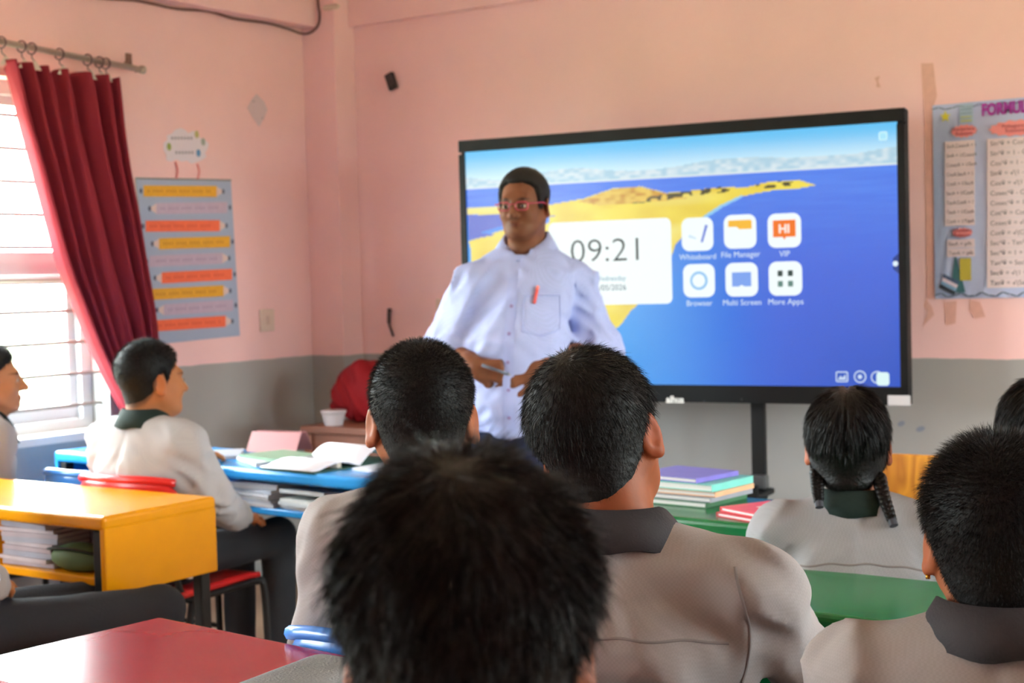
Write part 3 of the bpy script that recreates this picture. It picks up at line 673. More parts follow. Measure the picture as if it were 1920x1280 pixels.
# ------------------------------------------------------------------ furniture
M_leg = mat('desk_leg_black', '#1d1c1c', .45, .4)
def painted(name, c): return mat(name, c, .20, .34, bump=.006, bscale=5, var=.06, vscale=8)
DZ = .7125
def desk(label, col, near_left, length, depth, ang, ztop=DZ, drop=.205, pan=True, group='bench desks'):
    """near_left: world xy of the corner at the pupil's side, left end. Local x along the bench, y away from the pupil."""
    a = math.radians(ang); ex = np.array([math.cos(a), math.sin(a)]); ey = np.array([-math.sin(a), math.cos(a)])
    c = np.array(near_left)+ex*length/2+ey*depth/2
    r = empty('school_desk', label, 'desk', (c[0], c[1], 0), a, group); m = col
    G().rbox((0, 0, ztop-.019), (length, depth, .038), .012, 3).build('top', m, r, False)
    zs = ztop-drop
    G().rbox((0, .01, zs+.03), (length-.05, depth-.03, .022), .004).build('shelf', m, r)
    for s in (-1, 1): G().rbox((s*(length/2-.011), 0, (ztop-.03+zs)/2), (.020, depth-.006, ztop-.03-zs), .004).build('side_panel', m, r)
    G().rbox((0, depth/2-.011, (ztop-.03+zs+.04)/2), (length-.04, .016, ztop-.075-zs), .003).build('back_panel', m, r)
    for sx_ in (-1, 1):
        for sy_ in (-1, 1): G().rbox((sx_*(length/2-.040), sy_*(depth/2-.028), (ztop-.04)/2), (.034, .034, ztop-.04), .004).build('leg', M_leg, r)
    for sx_ in (-1, 1): G().rbox((sx_*(length/2-.040), 0, .12), (.024, depth-.08, .024), .003).build('foot_rail', M_leg, r)
    return r
M_yel = painted('lacquer_yellow', '#e0950a'); M_blue = painted('lacquer_blue', '#2f93dc')
M_green = painted('lacquer_green', '#0f6a38'); M_red = painted('lacquer_red', '#9c1c28')
desk('yellow bench desk with a solid end panel and books on its shelf, left column', M_yel, (-4.46, 2.475), 1.53, .392, 0)
desk('blue bench desk with notebooks on top and on its shelf, by the window', M_blue, (-4.316, 3.433), 1.60, .36, -4.8, drop=.165)
desk('dark red bench desk in the foreground, glossy worn top', M_red, (-1.995, 1.36), 1.08, .41, -5.5)
desk('green bench desk in front of the tall boy, its empty top showing', M_green, (-1.80, 2.33), 1.65, .35, -2)
desk('green bench desk with piled books, in front of the girl with braids', M_green, (-1.88, 3.095), 1.65, .36, -4.5)

def chair(label, col, x, y, az, cname, seat=.41, btop=.735, back=True):
    """az: facing, degrees clockwise from +Y"""
    r = empty('school_chair', label, 'chair', (x, y, 0), -math.radians(az), 'plastic school chairs')
    n = 13; V = []; F = []                      # seat shell, dished
    us = np.linspace(-1, 1, n)
    for j in us:
        for i in us:
            w = (.19 if back else .150)*(1-.05*j); xx = i*w; yy = j*.185; zz = seat-.012*(1-i*i)*(1-(j*.8)**2)-.02*max(0, j-.7)
            V.append((xx, yy, zz))
    F = [(a*n+b, a*n+b+1, (a+1)*n+b+1, (a+1)*n+b) for a in range(n-1) for b in range(n-1)]
    s_ = obj('seat', mkmesh(V, np.array(F), smooth=True), col, r); md = s_.modifiers.new('t', 'SOLIDIFY'); md.thickness = .016; md.offset = -1
    if not back:
        for s in (-1, 1):
            for q in (-1, 1): G().tube([(s*.12, q*.14, seat-.02), (s*.14, q*.18, .012)], .011, 8).build('leg', M_leg, r, True)
        return r
    V = []; nb = 9
    for j in range(nb):
        v = j/(nb-1); z = .53+(btop-.53)*v
        for i in range(17):
            u = -1+i/8; hw = .20*(1-.12*abs(2*v-1)**3); e = 1-.35*abs(u)**6*(abs(2*v-1)**2)
            V.append((u*hw, -.195-.03*v+.045*u*u-.012*(1-u*u), .53+(z-.53)*1.0 if abs(u) < .9 else z*e+(.53+btop)/2*(1-e)))
    F = [(a*17+b, a*17+b+1, (a+1)*17+b+1, (a+1)*17+b) for a in range(nb-1) for b in range(16)]
    s_ = obj('backrest', mkmesh(V, np.array(F), smooth=True), col, r); md = s_.modifiers.new('t', 'SOLIDIFY'); md.thickness = .014; md.offset = 0
    top = [(-.185+.37*i/16, -.225+.045*((i-8)/8)**2-.012*(1-((i-8)/8)**2), btop-.012*abs((i-8)/8)**4) for i in range(17)]
    G().tube(top, .012, 8).build('back_rim', col, r, True)
    for s in (-1, 1):
        G().tube(spline([(s*.19, .20, .012), (s*.185, .195, seat-.07), (s*.18, .165, seat-.032), (s*.178, .10, seat-.03), (s*.178, -.10, seat-.03), (s*.182, -.16, seat-.015), (s*.185, -.19, seat+.06), (s*.18, -.195, .62)], 6), .011, 8).build('frame_tube', M_leg, r, True)
        G().tube([(s*.18, -.12, seat-.03), (s*.192, -.22, .012)], .011, 8).build('leg', M_leg, r, True)
    G().tube([(-.186, .198, .16), (.186, .198, .16)], .008, 8).build('stretcher', M_leg, r, True)
    return r
M_cred = mat('plastic_red', '#cf2020', .3, .5); M_cblue = mat('plastic_blue', '#3f7fd0', .25, .5); M_cyel = mat('plastic_orange', '#e58a14', .35, .5); M_cgrn = mat('plastic_green', '#1e7a46', .35, .5)

# ---- brown table in the corner
tb = empty('wooden_table', 'low brown wooden table in the far left corner of the room', 'table', (-3.75, 4.715, 0))
M_bw = mat('brown_wood', '#7a4a38', .5, .3, var=.3, vscale=4, stretch=(1, 9, 9))
zt_ = float(at_y(620, 800, 4.46)[2])
G().rbox((0, 0, zt_-.014), (.62, .54, .028), .004).build('top', M_bw, tb)
for s in (-1, 1):
    G().rbox((0, s*.235, zt_-.078), (.56, .02, .10), .003).build('apron', M_bw, tb)
    for q in (-1, 1): G().rbox((s*.28, q*.235, (zt_-.03)/2), (.045, .045, zt_-.03), .004).build('leg', M_bw, tb)
wbx = at_y(627, 779, 4.52)
bxr = empty('plastic_tub', 'small white plastic tub peeking out under the red cloth on the corner table', 'tub', (float(wbx[0]), 4.515, zt_))
G().tube([(0, 0, 0), (0, 0, .045), (0, 0, .052), (0, 0, .06)], [.036, .046, .052, .052], 18).build('tub_body', mat('tub_white', '#b9aeb0', .4), bxr, False)
# ---- red cloth heap
rc = at_y(660, 728, 4.70)
def red_heap():
    c = np.array([float(rc[0])+.05, 4.74, zt_])
    def fn(P):
        d = s_ell(P, (0, 0, .12), (.145, .11, .125)); d = smin(d, s_ell(P, (.08, .0, .10), (.12, .11, .13)), .05); d = smin(d, s_ell(P, (-.075, -.01, .105), (.07, .10, .075)), .04)
        d = smin(d, s_cone(P, (.02, -.07, .22), (.03, -.1, .02), .035, .03), .03); d = smin(d, s_cone(P, (-.02, -.06, .2), (-.11, -.07, .06), .03, .025), .03)
        d = smin(d, s_ell(P, (.03, 0, .03), (.10, .11, .04)), .03)
        q = P*np.array([16, 10, 7], np.float32); q[:, 0] += P[:, 2]*12
        f = np.abs(noise3(q, 3)-.5)*2
        return np.maximum(d+.018*(f**.7)-.006, -P[:, 2]+.0015)
    V, F = nets(fn, (-.24, -.17, -.02), (.26, .17, .29), .007)
    tag(obj('red_jacket', mkmesh(relax(V, F), F, smooth=True), mat('jacket_red', '#7d0c14', .75, .2, bump=.1, bscale=90), loc=tuple(c)), 'crumpled dark red jacket heaped on the brown corner table', 'jacket')
red_heap()

# ---- wood-grain cupboard beyond the braided girl
def wood_mat():
    m = mat('grained_laminate', '#c8862e', .35, .45); nt = m.node_tree; b = nt.nodes['Principled BSDF']
    co = nt.nodes.new('ShaderNodeTexCoord'); mp = nt.nodes.new('ShaderNodeMapping'); mp.inputs['Scale'].default_value = (7, 7, 1.1); nt.links.new(co.outputs['Object'], mp.inputs[0])
    n = nt.nodes.new('ShaderNodeTexNoise'); n.inputs['Scale'].default_value = 1.6; n.inputs['Detail'].default_value = 2; n.inputs['Distortion'].default_value = .4; nt.links.new(mp.outputs[0], n.inputs['Vector'])
    mu = nt.nodes.new('ShaderNodeMath'); mu.operation = 'MULTIPLY'; mu.inputs[1].default_value = 17; nt.links.new(n.outputs[0], mu.inputs[0])
    fr = nt.nodes.new('ShaderNodeMath'); fr.operation = 'PINGPONG'; fr.inputs[1].default_value = 1; nt.links.new(mu.outputs[0], fr.inputs[0])
    rp_ = nt.nodes.new('ShaderNodeValToRGB'); rp_.color_ramp.elements[0].color = (*lin('#b06a1c'), 1); rp_.color_ramp.elements[1].color = (*lin('#d9952f'), 1); nt.links.new(fr.outputs[0], rp_.inputs[0]); nt.links.new(rp_.outputs[0], b.inputs['Base Color']); return m
M_grain = wood_mat()
c0 = at_y(1615, 850, 3.72); c1 = at_y(1800, 853, 3.72); ch_ = float((c0[2]+c1[2])/2); cw = float(c1[0]-c0[0])
wc = empty('wooden_chair', 'wooden chair with a solid wood-grain back panel, just beyond the girl with braids', 'chair', (float(c0[0]+c1[0])/2, 3.72+.20, 0))
G().rbox((0, -.20, ch_-.20), (cw, .022, .40), .005).build('back_panel', M_grain, wc)
G().rbox((0, .0, .43), (cw, .40, .022), .005).build('seat', M_grain, wc)
for sx_ in (-1, 1):
    for sy_ in (-1, 1): G().rbox((sx_*(cw/2-.03), sy_*.17, .21), (.035, .035, .42), .004).build('leg', M_grain, wc)
    G().rbox((sx_*(cw/2-.03), -.178, .46+.02), (.035, .022, .12), .004).build('upright', M_grain, wc)

# ------------------------------------------------------------------ books
def book(label, col, loc, w, d, h, rz=0, tilt=(0, 0), soft=False, group='school books', name='book', page='#e6e4e2', yaw_off=0):
    """spine along -x side; w along x, d along y"""
    r = empty(name, label, 'book', loc, math.radians(rz), group); r.rotation_euler = (math.radians(tilt[0]), math.radians(tilt[1]), math.radians(rz))
    ct = .0012 if soft else .0025
    g = G(); g.box((0, 0, ct/2), (w, d, ct)); g.box((0, 0, h-ct/2), (w, d, ct)); g.box((-w/2+ct/2, 0, h/2), (ct, d, h-ct*2)); g.build('cover', mat('cover_'+col[1:], col, .4, .4, var=.08, vscale=25), r)
    nl = max(2, int(h/.004)); g = G()
    for k in range(nl):
        z0_ = ct+(h-2*ct)*k/nl; z1_ = ct+(h-2*ct)*(k+1)/nl-.0004; j = (k*37 % 7)/7*.0025
        g.box((ct/2-.002-j, 0, (z0_+z1_)/2), (w-ct-.006, d-.006-j, z1_-z0_))
    g.build('pages', mat('pages_'+page[1:], page, .8, .2), r)
    return r
def stack(px, py, z, Y=None, n=6, label='', cols=(), w=.19, d=.15, rz=0, hs=(.008, .012, .01), group='', base=None, lab_fn=None):
    P = base if base is not None else at_z(px, py, z)
    zz = z
    for k in range(n):
        h = hs[k % len(hs)]
        book(lab_fn(k) if lab_fn else label, cols[k % len(cols)], (P[0]+random.uniform(-.008, .008), P[1]+random.uniform(-.008, .008), zz+.0005), w, d, h, rz+random.uniform(-6, 6), soft=True, group=group); zz += h+.0008
    return zz
ORD = ('bottom', 'second', 'third', 'fourth', 'fifth', 'sixth', 'seventh', 'eighth', 'ninth', 'tenth')
def ordl(kind, where, n): return lambda k: ('topmost '+kind+' of '+where) if k == n-1 else (ORD[k]+' '+kind+(' of ' if k == 0 else ', counted from the bottom, of ')+where)
# books on the far green desk
gz = DZ+.0008
P = at_z(1300, 958, DZ); bx0 = np.array([P[0]-.045, P[1]+.15])

zz = gz
for k, (c, w, d, h, dx, rz, lb) in enumerate((('#3b6a4a', .215, .19, .014, -.02, -6, 'thick green book at the bottom of the pile on the far green desk'), ('#8d8f98', .215, .19, .012, -.005, -7, 'grey book, second from bottom of the pile on the far green desk'), ('#d2a27c', .21, .185, .012, .004, -5, 'peach book in the middle of the pile on the far green desk'), ('#6fc0b4', .21, .19, .018, .0, -6, 'turquoise-spined book, second from top of the pile on the far green desk'), ('#7468b8', .195, .175, .012, -.03, -10, 'purple and blue book on top of the pile on the far green desk'))):
    book(lb, c, (bx0[0]-.02+dx, bx0[1], zz), w, d, h, rz+180, group='books piled on the far green desk'); zz += h+.0008
P = at_z(1372, 974, DZ)
book('red and white textbook lying under its twin beside the book pile', '#c8303c', (P[0]+.06, P[1]+.06, gz), .18, .15, .010, -22, group='red textbooks'); book('red and white textbook lying on top of its twin beside the book pile', '#d8404a', (P[0]+.066, P[1]+.065, gz+.011), .18, .15, .010, -26, group='red textbooks')
G().rbox((P[0]+.08, P[1]+.075, gz+.0218), (.08, .06, .0006), .0002, 1, R=rotm(yaw=-26)).build('cover_label', mat('cover_cream', '#d8d2c4', .5), None).name = 'loose_sheet'
tag(bpy.data.objects['loose_sheet'], 'small cream paper lying on the red textbooks', 'paper')
def open_book(label, loc, w, d, rz, lift=.03, col='#eceaf0', cover='#6a7a6a', curl=1.0, name='open_notebook'):
    r = empty(name, label, 'notebook', loc, math.radians(rz), 'open notebooks'); n = 15
    for s in (-1, 1):
        V = []
        for i in range(n):
            u = i/(n-1); z = .004+lift*math.sin(min(1, u*1.15)*PI*.9)*(1-.35*u)*(curl if s > 0 else .45)
            for y in (-d/2, d/2): V.append((s*u*w, y, z))
        F = [(2*i, 2*i+2, 2*i+3, 2*i+1) for i in range(n-1)]
        o = obj('page', mkmesh(V, np.array(F), smooth=True), mat('page_'+col[1:], col, .75, .2), r); md = o.modifiers.new('t', 'SOLIDIFY'); md.thickness = .003; md.offset = 1
        G().box((s*w*.505, 0, .001), (w*1.01, d+.008, .0018)).build('cover', mat('cover_'+cover[1:], cover, .5), r)
    return r
P = at_z(1705, 985, DZ)
open_book('open notebook with white pages at the right of the braided girl', (P[0]+.02, P[1]+.07, DZ), .15, .2, -20, .03, '#e4dfe2')
# blue desk: notebooks on top
P = at_z(570, 880, DZ); open_book('open notebook with one high curled white page on the blue desk', (P[0]+.0, P[1]+.14, DZ), .20, .24, 84, .055, '#f2f0f8', '#2f5a48', 1.0)
P = at_z(475, 870, DZ)
book('white-edged notebook lying at the front of the blue desk', '#dfe4e6', (P[0], P[1]+.085, gz), .17, .22, .011, 60, soft=True, group='notebooks on the blue desk')
book('green-covered notebook lying askew on the white-edged notebook', '#7f9f86', (P[0]+.02, P[1]+.10, gz+.012), .17, .22, .009, 75, soft=True, group='notebooks on the blue desk')
P = at_z(425, 862, DZ); book('grey notebook nearest the boy on the blue desk', '#a9adb8', (P[0]-.11, P[1]+.07, gz), .16, .21, .010, 40, soft=True, group='notebooks on the blue desk')
P = at_z(505, 846, DZ)
tn = empty('propped_book', 'pinkish-brown book standing half open like a tent at the back of the blue desk', 'book', (P[0]+.02, P[1]+.03, DZ), math.radians(10))
for s in (-1, 1): G().box((0, s*.035, .033), (.20, .003, .078), R=rotm(pitch=s*32)).build('cover', mat('cover_brownpink', '#a86f70', .35), tn)
P = at_z(600, 878, DZ); er = empty('eraser', 'small orange eraser at the front edge of the blue desk', 'eraser', (P[0]+.02, P[1]+.02, DZ), .2); G().rbox((0, 0, .009), (.055, .022, .018), .004).build('eraser_body', mat('eraser_orange', '#e89a5a', .6), er); G().rbox((.022, 0, .009), (.03, .0235, .019), .003).build('eraser_sleeve', mat('eraser_sleeve', '#d8c8b8', .6), er)
P = at_z(668, 888, DZ); book('thin white notebook at the right end of the blue desk', '#e6e6ee', (P[0]+.05, P[1]+.11, gz), .15, .2, .008, 80, soft=True, group='notebooks on the blue desk')
# blue shelf
zs = DZ-.165+.0425
def shelf_pt(px, py): return at_z(px, py, zs)
P = shelf_pt(500, 975)
stack(0, 0, zs, n=7, cols=('#c9c9cf', '#b9bcc6', '#d8d8da'), w=.16, d=.20, rz=85, hs=(.009, .012, .008), base=(float(at_y(503, 940, 3.44)[0]), 3.455, 0), group='left notebook stack on the blue shelf', lab_fn=ordl('pale notebook', 'the left stack on the blue shelf', 7))
P = shelf_pt(590, 985)
stack(0, 0, zs, n=3, cols=('#e2e2e0', '#c4ccd0', '#dfe3e2'), w=.17, d=.20, rz=80, hs=(.012, .010, .010), base=(float(at_y(598, 945, 3.42)[0]), 3.435, 0), group='right notebook stack on the blue shelf', lab_fn=ordl('flat pale notebook', 'the right stack on the blue shelf', 3))
book('pale notebook leaning on the right stack on the blue shelf', '#cfd4d6', (float(at_y(598, 945, 3.42)[0]), 3.435, zs+.0445), .17, .2, .012, 84, tilt=(0, 5), soft=True, group='right notebook stack on the blue shelf')
# yellow shelf
zs = DZ-.205+.0425
P = at_z(55, 1072, zs)
stack(0, 0, zs, n=9, cols=('#a79aa0', '#b8acb0', '#9a9aa6'), w=.19, d=.20, rz=92, hs=(.012, .010, .014), base=(P[0]-.08, P[1]+.15, 0), group='notebook stack on the yellow shelf', lab_fn=ordl('mauve notebook', 'the wide stack on the yellow shelf', 9))
P = at_z(152, 1082, zs)
stack(0, 0, zs, n=4, cols=('#7f7a80', '#8f8a92'), w=.13, d=.16, rz=90, hs=(.02,), base=(P[0]-.10, P[1]+.23, 0), group='dark books behind the pencil case', lab_fn=ordl('dark book', 'the stack behind the green pencil case', 4))
def pencil_case():
    c = (float(P[0])-.10, float(P[1])+.075, zs+.0005)
    def fn(Q): return np.maximum(smin(s_ell(Q, (0, 0, .032), (.10, .05, .034)), s_ell(Q, (.02, 0, .03), (.08, .045, .036)), .02)+.003*noise3(Q*40, 2), -Q[:, 2])
    V, F = nets(fn, (-.13, -.08, -.01), (.13, .08, .09), .005)
    r = obj('pencil_case', mkmesh(V, F, smooth=True), mat('case_green', '#5f7a55', .6), loc=c); tag(r, 'soft green zipped pencil case on the yellow shelf', 'pencil case')
    G().tube(spline([(-.09, -.03, .048), (-.04, -.042, .058), (.03, -.042, .06), (.09, -.025, .05)]), .004, 6, flat=1).build('zip', mat('zip_dark', '#23261f', .5), r, True)
pencil_case()
# ---- grey backpack on the red desk
def backpack():
    c = np.array([-1.09, 1.335, DZ+.0005])
    def fn(Q):
        d = s_box(Q, (0, 0, .055), (.40, .23, .092), .044); d = smin(d, s_ell(Q, (.10, .0, .072), (.14, .10, .042)), .05)
        return np.maximum(d+.006*(noise3(Q*np.array([9, 14, 12], np.float32), 6)-.5), -Q[:, 2])
    V, F = nets(fn, (-.26, -.17, -.02), (.28, .17, .16), .007)
    r = obj('backpack', mkmesh(relax(V, F), F, smooth=True), mat('bag_grey', '#77787a', .8, .2, bump=.25, bscale=300, var=.12, vscale=12), loc=tuple(c)); r.rotation_euler = (0, 0, math.radians(4)); tag(r, 'grey fabric backpack lying on the red desk by the nearest boy', 'backpack')
    zp = spline([(-.17, .09, .068), (-.10, .104, .080), (0, .106, .088), (.10, .104, .094), (.17, .085, .086)], 8)
    z_ = G().tube(zp, .007, 6, flat=.6).build('zip_tape', mat('zip_black', '#18181a', .6), r, True)
    g = G()
    for q in zp[::1]: g.box(q+np.array([0, .002, .0065]), (.003, .006, .002))
    g.build('zip_teeth', mat('zip_teeth', '#9a9a98', .35, metal=.6), z_)
    G().tube(spline([(-.180, -.06, .086), (-.196, -.02, .066), (-.194, .05, .05), (-.175, .085, .035)], 6), .006, 8).build('piping', mat('piping_black', '#1b1b1d', .6), r, True)
    G().tube(spline([(-.19, -.05, .02), (-.25, -.02, .012), (-.26, .05, .012), (-.2, .10, .012)], 6), .014, 8, flat=.4).build('strap', mat('strap_grey', '#5c5d60', .8), r, True)
backpack()

# ------------------------------------------------------------------ people
from mathutils.bvhtree import BVHTree
def hair_mat(name, c, rough=.5):
    m = mat(name, c, rough, .22, bump=.25, bscale=160); return m
def shirt_mat(name, c, weave=.025, scale=300.0):
    m = bpy.data.materials.new(name); m.use_nodes = True; nt = m.node_tree; b = nt.nodes['Principled BSDF']; b.inputs['Roughness'].default_value = .85; b.inputs['Specular IOR Level'].default_value = .15
    co = nt.nodes.new('ShaderNodeTexCoord'); ck = nt.nodes.new('ShaderNodeTexChecker'); ck.inputs['Scale'].default_value = scale; nt.links.new(co.outputs['Object'], ck.inputs[0])
    l = lin(c); ck.inputs[1].default_value = (*[v*(1+weave) for v in l], 1); ck.inputs[2].default_value = (*[v*(1-weave*1.6) for v in l], 1)
    n = nt.nodes.new('ShaderNodeTexNoise'); n.inputs['Scale'].default_value = 5; n.inputs['Detail'].default_value = 4; nt.links.new(co.outputs['Object'], n.inputs['Vector'])
    rm = nt.nodes.new('ShaderNodeMapRange'); rm.inputs[3].default_value = .9; rm.inputs[4].default_value = 1.08; nt.links.new(n.outputs[0], rm.inputs[0])
    mm = nt.nodes.new('ShaderNodeMix'); mm.data_type = 'RGBA'; mm.blend_type = 'MULTIPLY'; mm.inputs[0].default_value = 1; nt.links.new(ck.outputs[0], mm.inputs[6]); nt.links.new(rm.outputs[0], mm.inputs[7]); nt.links.new(mm.outputs[2], b.inputs['Base Color'])
    n2 = nt.nodes.new('ShaderNodeTexNoise'); n2.inputs['Scale'].default_value = 28; n2.inputs['Detail'].default_value = 5; nt.links.new(co.outputs['Object'], n2.inputs['Vector'])
    bp = nt.nodes.new('ShaderNodeBump'); bp.inputs['Strength'].default_value = .10; bp.inputs['Distance'].default_value = .012; nt.links.new(n2.outputs[0], bp.inputs['Height']); nt.links.new(bp.outputs[0], b.inputs['Normal']); return m
M_hair = hair_mat('hair_black', '#100e0d', .55); M_hairB = hair_mat('hair_brownblack', '#120e0c', .55); M_hairT = hair_mat('hair_greying', '#1b1918', .6)
M_hairG = hair_mat('hair_glossy', '#110e0d', .4)
M_shirt = shirt_mat('school_shirt', '#958d8c'); M_shirt2 = shirt_mat('school_shirt_white', '#959396', .03); M_shirt3 = shirt_mat('school_shirt_pale', '#aaa7a8', .03); M_tshirt = shirt_mat('teacher_shirt', '#a9b3de', .05, 300)
M_collar = mat('collar_charcoal', '#39373a', .8, .2, bump=.2, bscale=300); M_collarG = mat('collar_green', '#1f2c27', .8, .2, bump=.2, bscale=300)
M_trou = mat('trousers_grey', '#3b3c40', .85, .15, bump=.15, bscale=150); M_navy = mat('trousers_navy', '#2b3350', .85, .15, bump=.15, bscale=150)
M_shoe = mat('shoe_black', '#151515', .35, .5); M_eyew = mat('eye_white', '#a89c94', .3, .3); M_iris = mat('iris_dark', '#20130d', .15, .5)
def skin(name, c): return mat(name, c, .55, .22, sss=.18, vcol=True, bump=.03, bscale=180, var=.06, vscale=30)

def head_core(q, jaw=1.0):
    d = s_ell(q, (0, -.012, .028), (.0735, .093, .087))
    d = smin(d, s_ell(q, (0, .028, -.028), (.0585, .066, .085)), .03)
    d = smin(d, s_ell(q, (0, .038, -.070), (.043*jaw, .047, .036)), .03)
    for s in (-1, 1):
        d = smin(d, s_cone(q, (s*.058*jaw, .0, -.045), (s*.022, .068, -.090), .014, .014), .035)
    d = smin(d, s_ell(q, (0, .078, -.090), (.018, .014, .014)), .02)
    return d
def head_sdf(q, jaw=1.0, ear=1.0):
    d = head_core(q, jaw)
    d = smin(d, s_cone(q, (-.03, .082, .020), (.03, .082, .020), .012, .012), .02)
    for s in (-1, 1):
        d = smin(d, s_ell(q, (s*.038, .066, -.030), (.022, .022, .022)), .025)
        d = smax(d, -s_ell(q, (s*.031, .102, -.002), (.017, .016, .011)), .014)
        d = smin(d, s_ell(q, (s*.031, .080, -.002), (.0145, .0135, .010)), .006)
    d = smin(d, s_cone(q, (0, .093, .006), (0, .116, -.030), .008, .0118), .014)
    for s in (-1, 1): d = smin(d, s_ell(q, (s*.0135, .102, -.034), (.009, .010, .0080)), .008)
    d = smin(d, s_ell(q, (0, .0915, -.0595), (.023, .010, .0052)), .006)
    d = smin(d, s_ell(q, (0, .0905, -.0690), (.019, .0105, .006)), .006)
    for s in (-1, 1):
        R = rotm(yaw=s*-28, pitch=8); c = np.array([s*.0795, -.014, -.008])
        e = s_ell(q, c, (.0075*ear, .0205*ear, .0325*ear), R)
        e = smax(e, -s_ell(q, c+R@np.array([s*.008, .002, .003]), (.0065, .0125, .020), R), .006)
        e = smin(e, s_ell(q, c+R@np.array([s*.001, .006, -.028]), (.006, .009, .009)), .008)
        d = smin(d, e, .008)
    return d
def hairline(y, tab=None):
    if tab: return np.interp(y, *tab)
    return np.interp(y, [-.11, -.075, -.05, -.03, -.012, .004, .018, .035, .06, .085, .1], [-.085, -.082, -.07, -.045, .012, .022, -.012, .028, .05, .068, .08])
def hair_sdf(q, st):
    z = q[:, 2]; t = st['side']+(st['top']-st['side'])*sstep(st.get('z0', -.03), st.get('z1', .09), z)
    if 'back' in st: t = t+st['back']*sstep(-.03, -.10, q[:, 1])*sstep(-.05, .02, z)
    hl = hairline(q[:, 1], st.get('hl'))-st.get('low', 0)*(1 if st.get('parting') else sstep(-.015, -.05, q[:, 1]))+.007*(noise3(q*90, 31)-.5)
    t = t*(.12+.88*sstep(-.002, st.get('taper', .035), z-hl))
    if st.get('parting'): t = t-.007*np.exp(-(q[:, 0]/.0045)**2)*(z > .0)
    d = smin(head_core(q), s_cone(q, (0, -.030, -.055), (0, -.042, -.16), .052, .055), .03)-t
    if st.get('fluff'): d = d-st['fluff']*(noise3(q*np.array([45, 45, 30]), 5)-.45)
    hl = hairline(q[:, 1], st.get('hl'))-st.get('low', 0)*(1 if st.get('parting') else sstep(-.015, -.05, q[:, 1]))+.007*(noise3(q*90, 31)-.5)
    reg = (hl-z)*.75
    reg = np.maximum(reg, (q[:, 1]-st.get('front', .072)-st.get('slope', .02)*sstep(.06, .1, z))*.9)
    return smax(d, reg, .010)
def strands(V, F, N, n, length, width, lift, seed, down=.15, clump=0.0, jitter=.35, crown=(0, -.055, .105), root=.003, part=False):
    """V in head-local metres (unscaled). returns ribbon mesh arrays"""
    rg = np.random.default_rng(seed)
    A = np.linalg.norm(np.cross(V[F[:, 2]]-V[F[:, 0]], V[F[:, 3]]-V[F[:, 1]]), axis=1); fi_ = rg.choice(len(F), n, p=A/A.sum())
    a, b = rg.random(n)[:, None], rg.random(n)[:, None]; q = F[fi_]
    P = (V[q[:, 0]]*(1-a)+V[q[:, 1]]*a)*(1-b)+(V[q[:, 3]]*(1-a)+V[q[:, 2]]*a)*b
    n_ = N[q[:, 0]]; ok = n_[:, 2] > -.75; P = P[ok]; n_ = n_[ok]; n = len(P)
    fl = P-np.array(crown); fl[:, 1] *= (.25 if part else 1); fl[:, 0] *= (1.6 if part else 1); fl[:, 2] -= down*.1; fl = fl/(np.linalg.norm(fl, axis=1)[:, None]+1e-9); fl[:, 2] -= down
    fl = fl-n_*(fl*n_).sum(1)[:, None]; fl /= np.linalg.norm(fl, axis=1)[:, None]+1e-9
    L = length(P) if callable(length) else np.full(n, length); L = L*rg.uniform(.6, 1.15, n)
    lf = lift(P) if callable(lift) else np.full(n, lift)
    jt = rg.normal(0, jitter, (n, 3))
    if clump:
        cid = np.floor(P*38); hsh = np.sin(cid@np.array([12.9, 78.2, 37.7])); jt += clump*np.stack([np.sin(hsh*431), np.sin(hsh*977), np.sin(hsh*613)], 1)
    d0 = n_*lf[:, None]+fl*(1-lf)[:, None]+jt*.5; d0 /= np.linalg.norm(d0, axis=1)[:, None]
    d1 = d0*.55+fl*.5+np.array([0, 0, -down*.6])+jt*.25; d1 /= np.linalg.norm(d1, axis=1)[:, None]
    sd = np.cross(d0, rg.normal(0, 1, (n, 3))); sd /= np.linalg.norm(sd, axis=1)[:, None]+1e-9
    P = P-n_*root; pts = [P, P+d0*(L*.4)[:, None], P+d0*(L*.4)[:, None]+(d0*.5+d1*.5)*(L*.3)[:, None]]
    pts.append(pts[2]+d1*(L*.3)[:, None]); wd = (1, .9, .65, .12)
    Vs = np.stack([pts[k]+s*sd*width*wd[k]*.5 for k in range(4) for s in (-1, 1)], 1).reshape(-1, 3)
    base = np.arange(n)[:, None]*8; Fs_ = np.concatenate([base+np.array(f) for f in ((0, 1, 3, 2), (2, 3, 5, 4), (4, 5, 7, 6))], 0)
    return Vs, Fs_
def join(parts):
    V = []; F = []; C = []; b = 0
    for p in parts:
        V.append(p[0]); F.append(p[1]+b); b += len(p[0])
        if len(p) > 2: C.append(p[2])
    return np.vstack(V), np.vstack(F), (np.vstack(C) if C else None)
def unit(v): v = np.array(v, float); return v/(np.linalg.norm(v)+1e-12)
